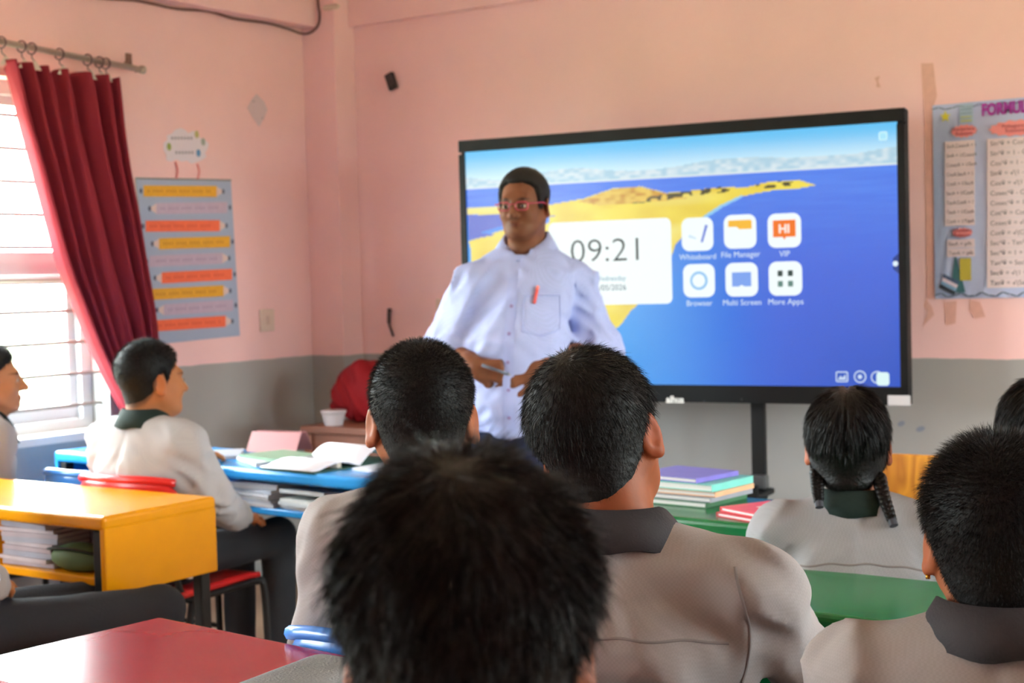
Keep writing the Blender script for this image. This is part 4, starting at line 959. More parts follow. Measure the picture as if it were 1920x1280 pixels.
def hand_prims(W, f, n, side, s=1.0, curl=(.35, .5, .4), spread=.06, thumb=.5, curls=None):
    """W wrist, f towards fingers, n palm-facing direction, side=+1 thumb on cross(n,f) side"""
    f = unit(f); n = unit(np.array(n)-f*np.dot(n, f)); t = np.cross(n, f)*side; pr = []
    W = np.array(W, float); off = (.027, .009, -.009, -.025); ml = (.082, .085, .081, .074); fl = (.068, .076, .071, .054)
    for k in range(4):
        K = W+s*(f*ml[k]+t*off[k]); pr.append((W+s*(f*.012+t*off[k]*.6), K, .0125*s, .0105*s, .016))
        c = curls[k] if curls else curl; d = f+t*spread*(1.5-k); a = 0; p = K
        for j, (fr, r0_, r1_) in enumerate(((.45, .0095, .0085), (.30, .0085, .0078), (.25, .0078, .0062))):
            a += c[j]; dd = unit(unit(d)*math.cos(a)+n*math.sin(a)); e = p+s*fl[k]*fr*dd; pr.append((p, e, r0_*s, r1_*s, .006)); p = e
    p = W+s*(f*.022+t*.022); d = unit(f*.75+t*.75+n*.25); q = p+s*.036*d; pr.append((W+s*f*.01, p, .014*s, .014*s, .02)); pr.append((p, q, .0135*s, .0105*s, .014))
    d = unit(f*.95+t*(.55-thumb)+n*(.15+thumb*.5)); e = q+s*.030*d; pr.append((q, e, .0102*s, .0092*s, .006)); d = unit(d+n*.25*thumb-t*.2*thumb); pr.append((e, e+s*.024*d, .0092*s, .007*s, .006))
    return pr
def prims_mesh(pr, h):
    P = np.array([p for a in pr for p in (a[0], a[1])]); m = max(max(a[2], a[3]) for a in pr)+.012
    def fn(Q):
        d = np.full(len(Q), 9.0, np.float32)
        for a, b, r1_, r2_, k in pr: d = smin(d, s_cone(Q, a, b, r1_, r2_), k)
        return d
    return nets(fn, P.min(0)-m, P.max(0)+m, h)

def person(label, J, tone, hs, hrot, hair, shirt_m, collar_m, trou_m, opt):
    """J: joints in the person's own frame (facing +Y, right = +X), metres"""
    N_, Hc = np.array(J['neck']), np.array(J['head']); Rh = rotm(*hrot)
    to_h = lambda P: ((P-Hc)@Rh)/hs
    nt_ = Hc+Rh@np.array([0, -.030, -.055])*hs; nr = opt.get('neck_r', .050)
    chin = Hc+Rh@np.array([0, .02, -.09])*hs
    def skin_fn(P):
        d = head_sdf(to_h(P).astype(np.float32)/np.array([opt.get('narrow', 1.0), 1, 1], np.float32), opt.get('jaw', 1.0), opt.get('ear', 1.0))*hs
        d = smin(d, s_cone(P, N_+np.array([0, 0, -.05]), nt_, nr*1.12, nr), .03)
        d = smin(d, s_cone(P, N_+np.array([0, .03, -.05]), chin, nr*.8, nr*.55), .03)
        return smin(d, s_cone(P, N_+np.array([0, .035, -.045]), N_+np.array([0, .06, -.11]), nr*.75, nr*.6), .03)
    r_ = .135*hs
    V1, F1 = nets(skin_fn, np.minimum(Hc-r_, N_-np.array([.09, .09, .15])), np.maximum(Hc+r_, N_+.09), opt.get('hres', .0034))
    q = to_h(V1); base = np.array(lin(tone)); C1 = np.tile(base, (len(V1), 1))
    lip = np.exp(-((q[:, 0]/.022)**2+((q[:, 2]+.0645)/.008)**2)**2)*(q[:, 1] > .085); C1 = C1*(1-.8*lip[:, None])+base*np.array([.62, .32, .32])*(.8*lip[:, None])
    brow = np.exp(-(((np.abs(q[:, 0])-.031)/.019)**2+((q[:, 2]-.0185-.12*(.031-np.abs(np.abs(q[:, 0])-.031)))/.0045)**2)**2)*(q[:, 1] > .06); C1 = C1*(1-.85*brow[:, None])+np.array(lin('#1c1513'))*(.85*brow[:, None])
    if opt.get('stubble'):
        sb = np.exp(-((q[:, 0]/.05)**2+((q[:, 2]+.075)/.035)**2)**2)*(q[:, 1] > .03); C1 *= 1-.16*sb[:, None]
    red = np.exp(-((np.abs(q[:, 0])-.085)/.012)**2); C1 = C1*(1+red[:, None]*np.array([.12, -.06, -.08]))
    if hair and hair.get('fade'):
        hz_ = q[:, 2]-hairline(q[:, 1], hair.get('hl'))+hair.get('low', 0); fd_ = sstep(-hair['fade'], .004, hz_)*(q[:, 1] < .03)*(np.abs(q[:, 0]) < .079); C1 = C1*(1-.75*fd_[:, None])+np.array(lin('#2a211d'))*(.75*fd_[:, None])
    parts = [(V1, F1, C1)]
    for s in (0, 1):
        sh_, el, wr = J['sh'][s], J['el'][s], J['wr'][s]; hd = J['hand'][s]; k = opt.get('hand_s', .85)
        a = np.array(wr)-np.array(el); a_ = unit(a)
        st_ = np.array(wr)-a_*min(opt.get('forearm', .08), np.linalg.norm(a)*.95)
        pr = [(st_, np.array(wr)-a_*.02, opt.get('fr0', .030), .025*k/.85, .02), (np.array(wr)-a_*.03, np.array(wr)+unit(hd[0])*.01, .025*k/.85, .023*k/.85, .02)]+hand_prims(wr, hd[0], hd[1], 1 if s == 0 else -1, k, **(hd[2] if len(hd) > 2 else {}))
        V2, F2 = prims_mesh(pr, .0034); parts.append((V2, F2, np.tile(base, (len(V2), 1))))
    pel = np.array(J['pelvis'])
    def core(P):
        d = s_ecol(P, pel, N_+np.array([0, 0, -.12]), (.11, .075, .09), (.12, .075, .09))
        d = smin(d, s_cone(P, N_+np.array([0, 0, -.10]), N_+np.array([0, 0, -.02]), .06, .045), .05)
        for s in (0, 1):
            d = smin(d, s_cone(P, J['sh'][s], J['el'][s], .030, .026), .04); d = smin(d, s_cone(P, J['el'][s], np.array(J['wr'][s]), .026, .018), .03)
            d = smin(d, s_cone(P, J['hip'][s], J['knee'][s], .05, .036), .04); d = smin(d, s_cone(P, J['knee'][s], J['ankle'][s], .036, .026), .03)
        return d
    allp = np.array([pel, N_]+[J[k][s] for k in ('sh', 'el', 'wr', 'hip', 'knee', 'ankle') for s in (0, 1)])
    V3, F3 = nets(core, allp.min(0)-.12, allp.max(0)+.12, .02); parts.append((V3, F3, np.tile(base, (len(V3), 1))))
    V, F, C = join(parts)
    body = obj('person', mkmesh(V, F, smooth=True, colors=C), skin('skin_'+tone[1:], tone)); tag(body, label, 'person')
    # eyes
    for s in (-1, 1):
        e = Hc+Rh@np.array([s*.031*opt.get('narrow', 1.0), .0845, -.002])*hs
        g = G(); n1, n2 = 10, 8; vs = [e+Rh@np.array([.0115*math.sin(PI*j/n2)*math.cos(2*PI*i/n1), .0115*math.cos(PI*j/n2), .0115*.62*math.sin(PI*j/n2)*math.sin(2*PI*i/n1)])*hs for j in range(n2+1) for i in range(n1)]
        g.add(vs, [(j*n1+i, j*n1+(i+1) % n1, (j+1)*n1+(i+1) % n1, (j+1)*n1+i) for j in range(n2) for i in range(n1)]); ey = g.build('eye', M_eyew, body, True)
        c_ = e+Rh@np.array([0, .0108, 0])*hs; G().tube([c_, c_+Rh@np.array([0, .0012, 0])], [.0058*hs, .0052*hs], 12).build('iris', M_iris, ey, True)
    # hair
    if hair:
        st = hair; Vh, Fh = nets(lambda P: hair_sdf(P, st), (-.125, -.15, -.13), (.125, .12, .17), .0042 if not st.get('fine') else .0034)
        Nh = vnormals(Vh, Fh); hp = [(Vh, Fh)]
        for k, sp in enumerate(st['strands']): hp.append(strands(Vh, Fh, Nh, seed=11+k+int(abs(Hc[0])*1000)+opt.get('seed', 0), **sp))
        Vh, Fh, _ = join(hp); Vh = Vh*np.array([opt.get('narrow', 1.0), 1, 1]); Vw = (Vh*hs)@Rh.T+Hc
        hobj = obj('hair', mkmesh(Vw, Fh, smooth=True), st['mat'], body)
    # shirt
    tor = J['torso']                          # list of (centre, (rx, ry)) from hem to chest
    amp = opt.get('wr_amp', .013); sd = opt.get('seed', 0)
    sl = opt.get('sleeve', (.056, .047, .036)); cuff = opt.get('cuff', 1.0)
    def shirt_fn(P):
        d = None
        for (c0_, r0_), (c1_, r1_) in zip(tor[:-1], tor[1:]):
            e = s_ecol(P, c0_, c1_, (*r0_, min(r0_)), (*r1_, min(r1_))); d = e if d is None else smin(d, e, .05)
        for s in (0, 1):
            sg = 1 if s == 0 else -1
            d = smin(d, s_cone(P, N_+np.array([sg*.035, -.004, opt.get('trz', -.030)]), np.array(J['sh'][s])+np.array([0, 0, .0]), opt.get('trap', .046), sl[0]), opt.get('trk', .05))
            wr = np.array(J['el'][s])+(np.array(J['wr'][s])-np.array(J['el'][s]))*cuff
            d = smin(d, s_cone(P, J['sh'][s], J['el'][s], sl[0], sl[1]), opt.get('ak', .045)); d = smin(d, s_cone(P, J['el'][s], wr, sl[1]*1.02, sl[2]), .02)
        d = smax(d, tor[0][0][2]-P[:, 2], .008)
        if opt.get('open'): d = smax(d, -s_cone(P, N_+np.array([0, .06, .01]), N_+np.array([0, .130, -.105]), .048, .012), .006)
        w = P*np.array([9, 9, 5], np.float32); w[:, 0] += P[:, 2]*5*np.sign(P[:, 0]); f1 = np.abs(noise3(w, 3+sd)-.5)*2
        w2 = P*np.array([16, 16, 24], np.float32); w2[:, 2] += np.abs(P[:, 0])*18; f2 = np.abs(noise3(w2, 9+sd)-.5)*2
        arm = sstep(.10, .22, np.abs(P[:, 0])); low = sstep(.95, .55, (P[:, 2]-tor[0][0][2])/(N_[2]-tor[0][0][2]))
        return d+amp*(f1-.5)*(.6+low)+amp*(f2-.5)*(.35+.9*arm)
    sp_ = np.array([c for c, _ in tor]+[J[k][s] for k in ('sh', 'el', 'wr') for s in (0, 1)]+[N_])
    lo, hi = sp_.min(0)-.13, sp_.max(0)+.13; lo[2] = min(lo[2], tor[0][0][2]-.02); hi[2] = N_[2]+.06
    Vs_, Fs_ = nets(shirt_fn, lo, hi, opt.get('sres', .009)); Vs_ = relax(Vs_, Fs_, 1)
    sh_o = obj('shirt', mkmesh(Vs_, Fs_, smooth=True), shirt_m, body)
    bvh = BVHTree.FromPolygons([tuple(v) for v in Vs_], [tuple(int(i) for i in f) for f in Fs_])
    # collar
    cn = N_+np.array([0, .004, -.012]); ct = opt.get('collar', (.064, .062, .040)); nseg = 40; gap = opt.get('gap', 24); V = []; tilt = opt.get('ctilt', .42)
    axn = unit(nt_-N_); shx = np.array([axn[0]*.5, axn[1]*.3, 0])
    k = opt.get('cdrop', .012); ew = opt.get('cwide', 0.0)
    for i in range(nseg+1):
        a = math.radians(90+gap+(360-2*gap)*i/nseg); ca, sa = math.cos(a), math.sin(a); fr = max(0, sa)
        for rr, dz in ((0.0, -.012), (.0, ct[2]-.002), (.004, ct[2]), (.018+.010*fr+ew*.5, ct[2]*.45-k*.3), (.030+.016*fr+ew, -k-.030*fr)):
            x, y, z = (ct[0]+rr)*ca, (ct[1]+rr)*sa, dz-tilt*max(-.02, sa*(ct[1]+rr)) + (.003*math.sin(i*.9) if dz < 0 else 0)
            V.append(cn+np.array([x, y, z])+shx*(z+.02))
    Fq = [(i*5+j, (i+1)*5+j, (i+1)*5+j+1, i*5+j+1) for i in range(nseg) for j in range(4)]
    co_ = obj('collar', mkmesh(V, np.array(Fq), smooth=True), collar_m, sh_o); md = co_.modifiers.new('t', 'SOLIDIFY'); md.thickness = .0035; md.offset = 0
    # trousers and shoes
    def tr(P):
        d = s_ell(P, pel+np.array([0, 0, -.01]), opt.get('pel_r', (.145, .115, .085)))
        for s in (0, 1):
            d = smin(d, s_cone(P, J['hip'][s], J['knee'][s], opt.get('thigh', .066), .056), .05); d = smin(d, s_cone(P, J['knee'][s], J['ankle'][s], .055, .048), .03)
            d = smax(d, J['ankle'][s][2]+.0-P[:, 2]-.02, .01) if False else d
        w = P*np.array([14, 9, 14], np.float32); return d+.007*(np.abs(noise3(w, 21)-.5)*2-.5)
    lp = np.array([pel]+[J[k_][s] for k_ in ('hip', 'knee', 'ankle') for s in (0, 1)])
    V4, F4 = nets(tr, lp.min(0)-.16, lp.max(0)+.14, .013); obj('trousers', mkmesh(relax(V4, F4), F4, smooth=True), trou_m, body)
    for s in (0, 1):
        an = np.array(J['ankle'][s]); fd = np.array(J.get('toe', (0, 1, 0)))
        def sf(P):
            d = s_cone(P, an+np.array([0, 0, -.02]), an*np.array([1, 1, 0])+np.array([0, 0, .045])-fd*.02, .038, .042); d = smin(d, s_cone(P, an*np.array([1, 1, 0])+fd*.02+np.array([0, 0, .036]), an*np.array([1, 1, 0])+fd*.13+np.array([0, 0, .030]), .040, .030), .03)
            return smax(d, .002-P[:, 2], .006)
        V5, F5 = nets(sf, an*np.array([1, 1, 0])-np.array([.09, .09, .01]), an*np.array([1, 1, 0])+np.array([.09, .22, an[2]+.05]), .010); obj('shoe', mkmesh(V5, F5, smooth=True), M_shoe, body)
    return body, sh_o, bvh, Rh, Hc
def place(body, x, y, az): body.location = (x, y, 0); body.rotation_euler = (0, 0, -math.radians(az))
def drape(bvh, pts, frm):                    # pts: list of (x,z) ; cast along y from frm side
    out = []
    for x, z in pts:
        h = bvh.ray_cast(Vector((x, frm*1.5, z)), Vector((0, -frm, 0)))
        if h[0] is not None: out.append((np.array(h[0]), np.array(h[1])))
    return out
def seam(parent, bvh, pts, frm, w, m, name='seam', h=.0012):
    hits = drape(bvh, pts, frm)
    if len(hits) < 2: return
    P = np.array([a for a, _ in hits]); Nn = np.array([b for _, b in hits]); Nn *= np.sign((Nn*np.array([0, frm, 0])).sum(1))[:, None]
    T = np.gradient(P, axis=0); T /= np.linalg.norm(T, axis=1)[:, None]+1e-9; S = np.cross(T, Nn); V = np.stack([P+S*w/2+Nn*.0005, P+S*w/4+Nn*h, P-S*w/4+Nn*h, P-S*w/2+Nn*.0005], 1).reshape(-1, 3)
    n = len(P); F = np.array([(i*4+j, i*4+j+1, (i+1)*4+j+1, (i+1)*4+j) for i in range(n-1) for j in range(3)])
    o = obj(name, mkmesh(V, F, smooth=True), m, parent); return o

def seated(label, px, py, Y, body_az, head_az, tone='#a8704e', hs=.94, hair=None, pitch=0, roll=0, lean=.05, side=0.0, sw=.150, seat=.41, shirt=None, collar=None, arms=None, hands=None, top_off=.118, opt=None, topw=None, chairc=None, chair_label=None, knee_w=.085, hair_t=.012, knee_d=.40, back=True):
    opt = dict(opt or {}); top = np.array(topw) if topw is not None else at_y(px, py, Y)
    a = math.radians(body_az); f = np.array([math.sin(a), math.cos(a)]); r = np.array([math.cos(a), -math.sin(a)])
    Hw = np.array([top[0], top[1], top[2]-(top_off*hs+hair_t)])
    hip_xy = Hw[:2]-f*(lean+.03)-r*side
    loc = lambda P: np.array([(np.array(P[:2])-hip_xy)@r, (np.array(P[:2])-hip_xy)@f, P[2]])
    Hl = loc(Hw); Nk = np.array([Hl[0]*.25, Hl[1]-.028, Hl[2]-.120*hs])+np.array(opt.get('neck_off', (0, 0, 0)))
    shz = Nk[2]-opt.get('shz', .068); sy = Nk[1]*.8-.005
    sh_ = [np.array([s*sw+Nk[0]*.5, sy, shz]) for s in (1, -1)]
    el = [np.array([s*(sw+.055), sy+.10, shz-.215]) for s in (1, -1)]; wr = [np.array([s*.13, sy+.33, DZ+.035]) for s in (1, -1)]
    if arms:
        for i in (0, 1):
            if arms[i]: el[i] = np.array(arms[i][0]); wr[i] = np.array(arms[i][1])
    hd = [[(-.25*s, 1, -.05), (0, -.15, -1), dict(curl=(.2, .3, .2))] for s in (1, -1)]
    if hands:
        for i in (0, 1):
            if hands[i]: hd[i] = hands[i]
    pel = np.array([0, .0, seat+.075])
    J = dict(neck=Nk, head=Hl, sh=sh_, el=el, wr=wr, hand=hd, pelvis=pel, hip=[np.array([s*.075, .03, seat+.066]) for s in (1, -1)], knee=[np.array([s*knee_w, knee_d, seat+.062]) for s in (1, -1)], ankle=[np.array([s*knee_w, knee_d, .085]) for s in (1, -1)])
    cz_ = shz-.07
    J['torso'] = [(np.array([0, .0, seat+.035]), (.148, .112)), (np.array([Nk[0]*.3, Nk[1]*.3-.012, seat+.20]), (.142, .108)), (np.array([Nk[0]*.6, Nk[1]*.75-.012, cz_]), (sw*.98, .105)), (np.array([Nk[0]*.8, Nk[1]*.9-.008, shz]), (sw*.80, .075))]
    hrot = (-(head_az-body_az), pitch, roll)
    b, so, bvh, Rh, Hc = person(label, J, tone, hs, hrot, hair, shirt or M_shirt, collar or M_collar, opt.get('trou', M_trou), opt)
    place(b, hip_xy[0], hip_xy[1], body_az)
    if chairc: chair(chair_label, chairc, hip_xy[0]+f[0]*(.08 if back else .035), hip_xy[1]+f[1]*(.08 if back else .035), body_az, '', seat-.002, back=back)
    return b, so, bvh, J, Rh, Hc
buzz = lambda m, L=.010, n=14000, w=.0007, top=.012, side=.004, **k: dict(top=top, side=side, mat=m, strands=[dict(n=n, length=lambda P, L=L: L*(.45+.75*sstep(-.05, .08, P[:, 2])), width=w, lift=.85, down=.1, jitter=.3)], **k)
H_front = dict(top=.018, side=.011, back=.004, mat=M_hairB, fluff=.010, fine=True, z0=-.06, low=.03, strands=[dict(n=30000, length=lambda P: .016+.016*sstep(-.04, .08, P[:, 2]), width=.0008, lift=.26, down=.3, clump=.35, jitter=.25), dict(n=4000, length=lambda P: .026+.012*sstep(0, .08, P[:, 2]), width=.0007, lift=.4, down=.25, clump=.4, jitter=.35)])
H_tall = dict(top=.017, side=.006, mat=M_hair, fine=True, z0=-.06, z1=.06, low=.0, strands=[dict(n=24000, length=lambda P: .010+.012*sstep(-.05, .06, P[:, 2]), width=.0006, lift=.32, down=.25, jitter=.3, clump=.12)])
H_right = dict(top=.016, side=.006, mat=M_hair, fine=True, z0=-.05, z1=.08, low=-.006, strands=[dict(n=26000, length=lambda P: .008+.014*sstep(-.02, .09, P[:, 2]), width=.0006, lift=.78, down=.05, jitter=.28, clump=.1)])
# ---- pupils
M_seam = mat('seam_thread', '#7a7271', .9)
H_buzz = buzz(M_hair, .011, 34000, .0005, .011, .004, fine=True, z0=-.06, low=.0)
H_left = buzz(M_hair, .012, 12000, .0009, .014, .004, fade=.02, z0=-.04, low=-.012)
H_girl = dict(parting=True, taper=.02, top=.013, side=.013, back=.004, mat=M_hairG, z0=-.08, low=.008, front=.065, strands=[dict(n=17000, length=lambda P: .014+.030*sstep(-.06, .05, P[:, 2]), width=.0011, lift=.02, down=.5, jitter=.06, part=True, root=.0015)])
seated('nearest boy with thick tousled dark hair, seen from behind in the foreground', 868, 808, .77, -22, -27, '#8a553a', .90, H_front, pitch=-3, hair_t=.026, lean=.06, sw=.15, opt=dict(seed=1, hres=.003), chairc=M_cgrn, chair_label='green plastic chair under the nearest boy')
seated('boy with close-cropped round head sitting between the nearest boy and the teacher', 787, 631, 1.92, -14, -38, '#925a3c', 1.02, H_buzz, hair_t=.014, lean=.0, sw=.138, chairc=M_cblue, chair_label='blue plastic chair under the close-cropped boy', opt=dict(seed=2), arms=[((.185, .12, .70), (.08, .34, DZ+.035)), ((-.178, .0, .66), (-.165, .16, .53))], hands=[None, [(.1, 1, -.15), (0, -.2, -1), dict(curl=(.3, .4, .3))]])
b3, so3, bv3, J3, R3, H3 = seated('tall boy in grey shirt with charcoal collar, head tilted left, seen from behind', 1118, 642, 1.80, -14, -12, '#8c4c2c', 1.0, H_tall, pitch=2, roll=-13, hair_t=.018, lean=-.03, side=-.05, sw=.165, chairc=mat('plastic_dark', '#26262b', .4, .4), chair_label='dark plastic chair under the tall boy', opt=dict(seed=3, wr_amp=.015, neck_r=.054, ear=1.08, sres=.0075, neck_off=(.012, 0, -.005), shz=.078), arms=[((.255, .08, .66), (.14, .33, DZ+.035)), ((-.18, .12, .70), (-.1, .34, DZ+.035))])
shz3 = J3['sh'][0][2]
seam(so3, bv3, [(x, shz3-.045-.5*x*x+.0015*math.sin(x*80)) for x in np.linspace(-.15, .15, 41)], -1, .004, M_seam)
seam(so3, bv3, [(J3['sh'][0][0]-.005+.018*math.sin(t*PI), shz3+.045-.17*t) for t in np.linspace(0, 1, 30)], -1, .004, M_seam)
b4, so4, bv4, J4, R4, H4 = seated('boy with spiky cropped hair and a gold ear stud at the right edge', 1872, 806, 1.70, -12, -11, '#955a3a', .94, H_right, pitch=-2, hair_t=.018, lean=.04, sw=.150, chairc=M_cgrn, chair_label='green plastic chair under the spiky-haired boy', opt=dict(seed=4, wr_amp=.017, sres=.0075, shz=.07, neck_off=(0, 0, .02)))
e = H4+R4@np.array([-.083, -.012, -.044])*.94; G().tube([e+np.array([.002, 0, 0]), e+np.array([-.003, -.001, 0])], .0028, 8).build('ear_stud', mat('gold', '#e0b050', .25, .5, metal=1.0), b4, True)
def braids(b, Rh, Hc, hs, starts, ends):
    for st, en in zip(starts, ends):
        A = Hc+Rh@np.array(st)*hs; B = np.array(en); mid = A*.5+B*.5+np.array([0, -.012, 0]); path = spline([A, mid, B], 22); n = len(path); g = G()
        for k in range(3):
            pts = []
            for i, p in enumerate(path):
                t = i/(n-1)*2*PI*3.2+k*2*PI/3; sc = 1-.35*i/(n-1); pts.append(p+np.array([.008*sc*math.sin(t), .0045*sc*math.sin(2*t), 0]))
            g.tube(pts, [.0085*(1-.4*i/(n-1)) for i in range(n)], 8)
        o = g.build('braid', M_hairG, b, True)
        g2 = G(); g2.tube([path[-1], path[-1]+unit(path[-1]-path[-4])*.012], .0085, 10); g2.build('hair_tie', mat('tie_dark', '#3a3a42', .6), o)
def girl(label, px, py, Y, baz, haz, hs=.93, chl='', seed=5, **k):
    b, so, bv, J, Rh, Hc = seated(label, px, py, Y, baz, haz, '#a5664a', hs, H_girl, hair_t=.014, collar=M_collarG, shirt=M_shirt2, opt=dict(seed=seed, collar=(.058, .058, .034), shz=.066, neck_r=.044, sres=.008), sw=.148, chairc=M_cgrn, chair_label=chl, back=False, side=-.03, **k)
    N_ = J['neck']; braids(b, Rh, Hc, hs, ((-.062, -.045, -.052), (.062, -.045, -.058)), (N_+np.array([-.070, -.072, .012]), N_+np.array([.068, -.088, -.018])))
    z_ = J['sh'][0][2]; seam(so, bv, [(x, z_-.03-.9*x*x+.0015*math.sin(x*90)) for x in np.linspace(-.13, .13, 35)], -1, .004, M_seam); return b
girl('girl with two thin black braids and dark green collar, seen from behind', 1588, 717, 2.80, -16, -19, chl='green plastic stool under the girl with braids')
girl('girl with smooth dark hair cut off by the right edge of the picture', 1950, 701, 2.92, -10, -20, seed=6, chl='green plastic stool under the girl at the right edge')
seated('boy in white shirt on a red chair by the window, turned toward the teacher', 280, 634, 3.04, -4, 14, '#a5683f', .96, H_left, hair_t=.014, lean=-.02, knee_d=.47, sw=.148, shirt=M_shirt3, collar=M_collarG, chairc=M_cred, chair_label='red plastic chair under the boy by the window', opt=dict(seed=7, wr_amp=.018, gap=30), arms=[((.205, .02, .66), (.155, .20, .578)), None], hands=[[(-.2, 1, -.1), (0, -.2, -1), dict(curl=(.3, .3, .2))], None])
seated('smiling boy in profile at the left edge in front of the window', -22, 640, 3.06, 20, 40, '#b07a58', .96, H_left, hair_t=.014, lean=.03, sw=.145, shirt=M_shirt3, collar=M_collarG, chairc=M_cblue, chair_label='blue plastic chair under the smiling boy', opt=dict(seed=8), arms=[((.19, .0, .66), (.13, .16, .575)), ((-.19, .0, .66), (-.13, .16, .575))])
chair('empty blue plastic chair standing between the two boys by the window', M_cblue, -3.745, 3.275, 0, '', btop=.71)
b5, so5, bv5, J5, R5, H5 = seated('boy behind the yellow desk of whom only legs and one wrist show', 0, 0, 0, 28, 20, '#a5683f', .95, H_left, topw=(-3.135, 2.17, 1.12), hair_t=.014, lean=-.05, knee_d=.47, sw=.148, chairc=M_cyel, chair_label='orange-yellow plastic chair behind the yellow desk', opt=dict(seed=9, trou=mat('trousers_dark', '#303136', .85, .15, bump=.15, bscale=150)), arms=[((.20, -.06, .68), (.14, .06, .60)), ((-.20, -.10, .68), (-.15, .03, .56))], hands=[[(-1, .25, -.2), (0, -.2, -1), dict(curl=(.3, .3, .2))], None])
w_ = np.array(J5['wr'][0]); d_ = unit(w_-np.array(J5['el'][0])); u_ = unit(np.cross(d_, [0, 0, 1])); v_ = np.cross(u_, d_)
G().tube([w_-d_*.008+.031*(math.cos(t)*u_+math.sin(t)*v_) for t in np.linspace(0, 2*PI, 21)[:-1]], .006, 6, closed=True).build('wrist_watch', mat('watch_steel', '#aeb6c4', .25, .5, metal=.8), b5, True)

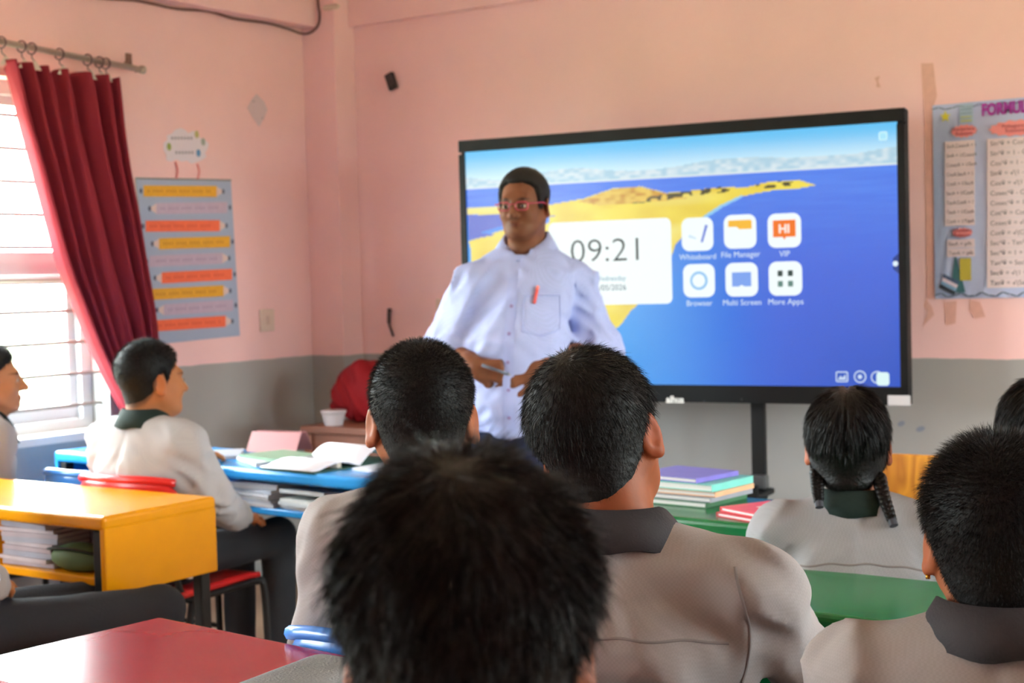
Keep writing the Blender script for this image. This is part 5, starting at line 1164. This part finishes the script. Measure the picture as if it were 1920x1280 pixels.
# ---- the teacher
M_lens = M_glass.copy(); M_lens.name = 'spectacle_lens'; M_lens.node_tree.nodes['Mix Shader'].inputs[0].default_value = .02
def teacher():
    D0 = 4.60; az = 156; a = math.radians(az); f = np.array([math.sin(a), math.cos(a), 0]); r = np.array([math.cos(a), -math.sin(a), 0])
    top = at_d(980, 312, D0); base = np.array([top[0], top[1], 0]); hs = .915
    L = lambda P: np.array([(P-base)@r, (P-base)@f, P[2]]); D = lambda v: np.array([v@r, v@f, v[2]])
    px = lambda x, y, d: L(at_d(x, y, d))
    Hl = L(top)-np.array([0, 0, .118*hs+.012])
    N_ = px(984, 462, 4.66)
    W0, W1 = px(889, 688, 4.43), px(1010, 690, 4.43)
    el0, el1 = px(846, 648, 4.60), px(1120, 650, 4.68)
    J = dict(neck=N_, head=Hl, sh=[px(888, 530, 4.58), px(1078, 526, 4.68)], el=[el0, el1], wr=[W0, W1],
             hand=[[D(RT*1.0-UP*.16-FW*.12), D(FW*1.0+UP*.15), dict(curls=((.9, 1.2, .7), (1.1, 1.3, .8), (1.2, 1.3, .8), (1.2, 1.3, .8)), thumb=.8)], [D(-RT*1.0-UP*.28-FW*.1), D(FW*1.0-UP*.3), dict(curls=((.45, .5, .3), (.35, .45, .3), (.3, .4, .3), (.3, .4, .3)), thumb=.2, spread=.16)]])
    hem = px(964, 806, 4.60); wst = px(962, 735, 4.57); bel = px(966, 660, 4.56); che = px(976, 560, 4.60); shl = px(980, 508, 4.63)
    J['torso'] = [(hem, (.128, .112)), (wst, (.130, .122)), (bel, (.134, .124)), (che, (.158, .115)), (shl, (.135, .085))]
    J['pelvis'] = np.array([hem[0], hem[1]-.01, .86]); hx = hem[0]
    J['hip'] = [np.array([hx+s*.085, hem[1]-.01, .84]) for s in (1, -1)]; J['knee'] = [np.array([hx+s*.10, hem[1]+.0, .47]) for s in (1, -1)]; J['ankle'] = [np.array([hx+s*.11, hem[1]-.02, .09]) for s in (1, -1)]
    b, so, bv, Rh, Hc = person('man in a light blue shirt and glasses standing before the screen holding a pen', J, '#744831', hs, (-(167-az), -3, 0), dict(hl=([-.11, -.075, -.05, -.03, -.012, .004, .018, .036, .042, .06, .1], [-.085, -.082, -.07, -.045, .012, .022, -.020, -.012, .055, .074, .080]), top=.015, side=.008, mat=M_hairT, z0=-.02, z1=.07, front=.1, slope=.016, low=0, taper=.010, strands=[dict(n=9000, length=.012, width=.0009, lift=.3, down=.2, jitter=.25)]), M_tshirt, M_tshirt, M_navy, dict(seed=10, neck_r=.056, hand_s=1.0, cuff=.16, forearm=.2, fr0=.038, sleeve=(.058, .055, .055), stubble=True, gap=34, collar=(.066, .066, .044), ctilt=.62, trap=.036, trz=-.046, open=True, pel_r=(.15, .115, .09), thigh=.078, wr_amp=.026, sres=.0085, jaw=1.02, narrow=.99, ak=.03, cdrop=.03, cwide=.016))
    place(b, base[0], base[1], az)
    cx = bel[0]
    m_pl = mat('placket_blue', '#a3addb', .85, .15); z1_ = N_[2]-.10; z0_ = hem[2]+.01
    pl = seam(so, bv, [(cx+(che[0]-cx)*t, z0_+(z1_-z0_)*t) for t in np.linspace(0, 1, 60)], 1, .034, m_pl, 'placket', .0025)
    for t in (.1, .28, .46, .64, .82):
        h = drape(bv, [(cx+(che[0]-cx)*t, z0_+(z1_-z0_)*t)], 1)
        if h: p, n = h[0]; G().tube([p+n*.002, p+n*.0055], .0055, 10).build('button', mat('button_lilac', '#8d7fb0', .4), pl)
    pc = che+np.array([-.085, 0, -.045])        # breast pocket on his left side
    out = [(pc[0]-.05, pc[2]+.055), (pc[0]+.05, pc[2]+.055), (pc[0]+.05, pc[2]-.05), (pc[0], pc[2]-.065), (pc[0]-.05, pc[2]-.05), (pc[0]-.05, pc[2]+.055)]
    o2 = [];
    for (x0_, z0q), (x1_, z1q) in zip(out[:-1], out[1:]): o2 += [(x0_+(x1_-x0_)*t, z0q+(z1q-z0q)*t) for t in np.linspace(0, 1, 10, endpoint=False)]
    seam(so, bv, o2+[o2[0]], 1, .005, m_pl, 'pocket_edge', .003)
    W = lambda P: base+r*P[0]+f*P[1]+np.array([0, 0, P[2]])
    h = drape(bv, [(pc[0]+.022, pc[2]+.03), (pc[0]+.012, pc[2]+.082)], 1)
    if len(h) == 2:
        p, q = W(h[0][0]+h[0][1]*.008), W(h[1][0]+h[1][1]*.008); pn = empty('pocket_pen', 'red pen clipped in the breast pocket of the man', 'pen', tuple(p)); G().tube([p-p, (q-p)*.8], .0048, 8).build('barrel', mat('pen_red', '#e05a54', .35), pn, True); G().tube([(q-p)*.8, q-p], [.0055, .005], 8).build('cap', mat('pen_pink', '#f08a80', .35), pn, True)
    p, q = at_d(903, 684, 4.385), at_d(958, 703, 4.385); pn = empty('pen', 'slim grey pen held between the hands of the man', 'pen', tuple(p)); G().tube([p-p, (q-p)*.9], .0048, 8).build('barrel', mat('pen_grey', '#5a6270', .3, metal=.3), pn, True); G().tube([(q-p)*.9, q-p], [.0045, .0012], 8).build('nib', mat('pen_nib', '#9aa0a8', .3, metal=.8), pn, True)
    # glasses
    hl = lambda p: Hc+Rh@np.array(p)*hs; M_gl = mat('glasses_rose', '#a8324c', .3, .5)
    gl = G()
    gl.tube([hl((-.012, .112, .004)), hl((0, .116, .006)), hl((.012, .112, .004))], .0016, 6)
    for s in (-1, 1): gl.tube(spline([hl((s*.053, .104, .006)), hl((s*.070, .085, .006)), hl((s*.080, .02, .006)), hl((s*.083, -.01, -.004))], 5), .0022, 6)
    go = gl.build('glasses', M_gl, b, True)
    for s in (-1, 1):
        rim = [hl((s*.0325+x, .110-.006*abs(s*.0325+x)/.05, -.002+z)) for x, z in rrect(0, 0, .042, .026, .009, 4)]
        G().tube(rim, .0018, 6, closed=True).build('rim', M_gl, go, True)
        G().add(rim, [tuple(range(len(rim)))]).build('lens', M_lens, go)
teacher()
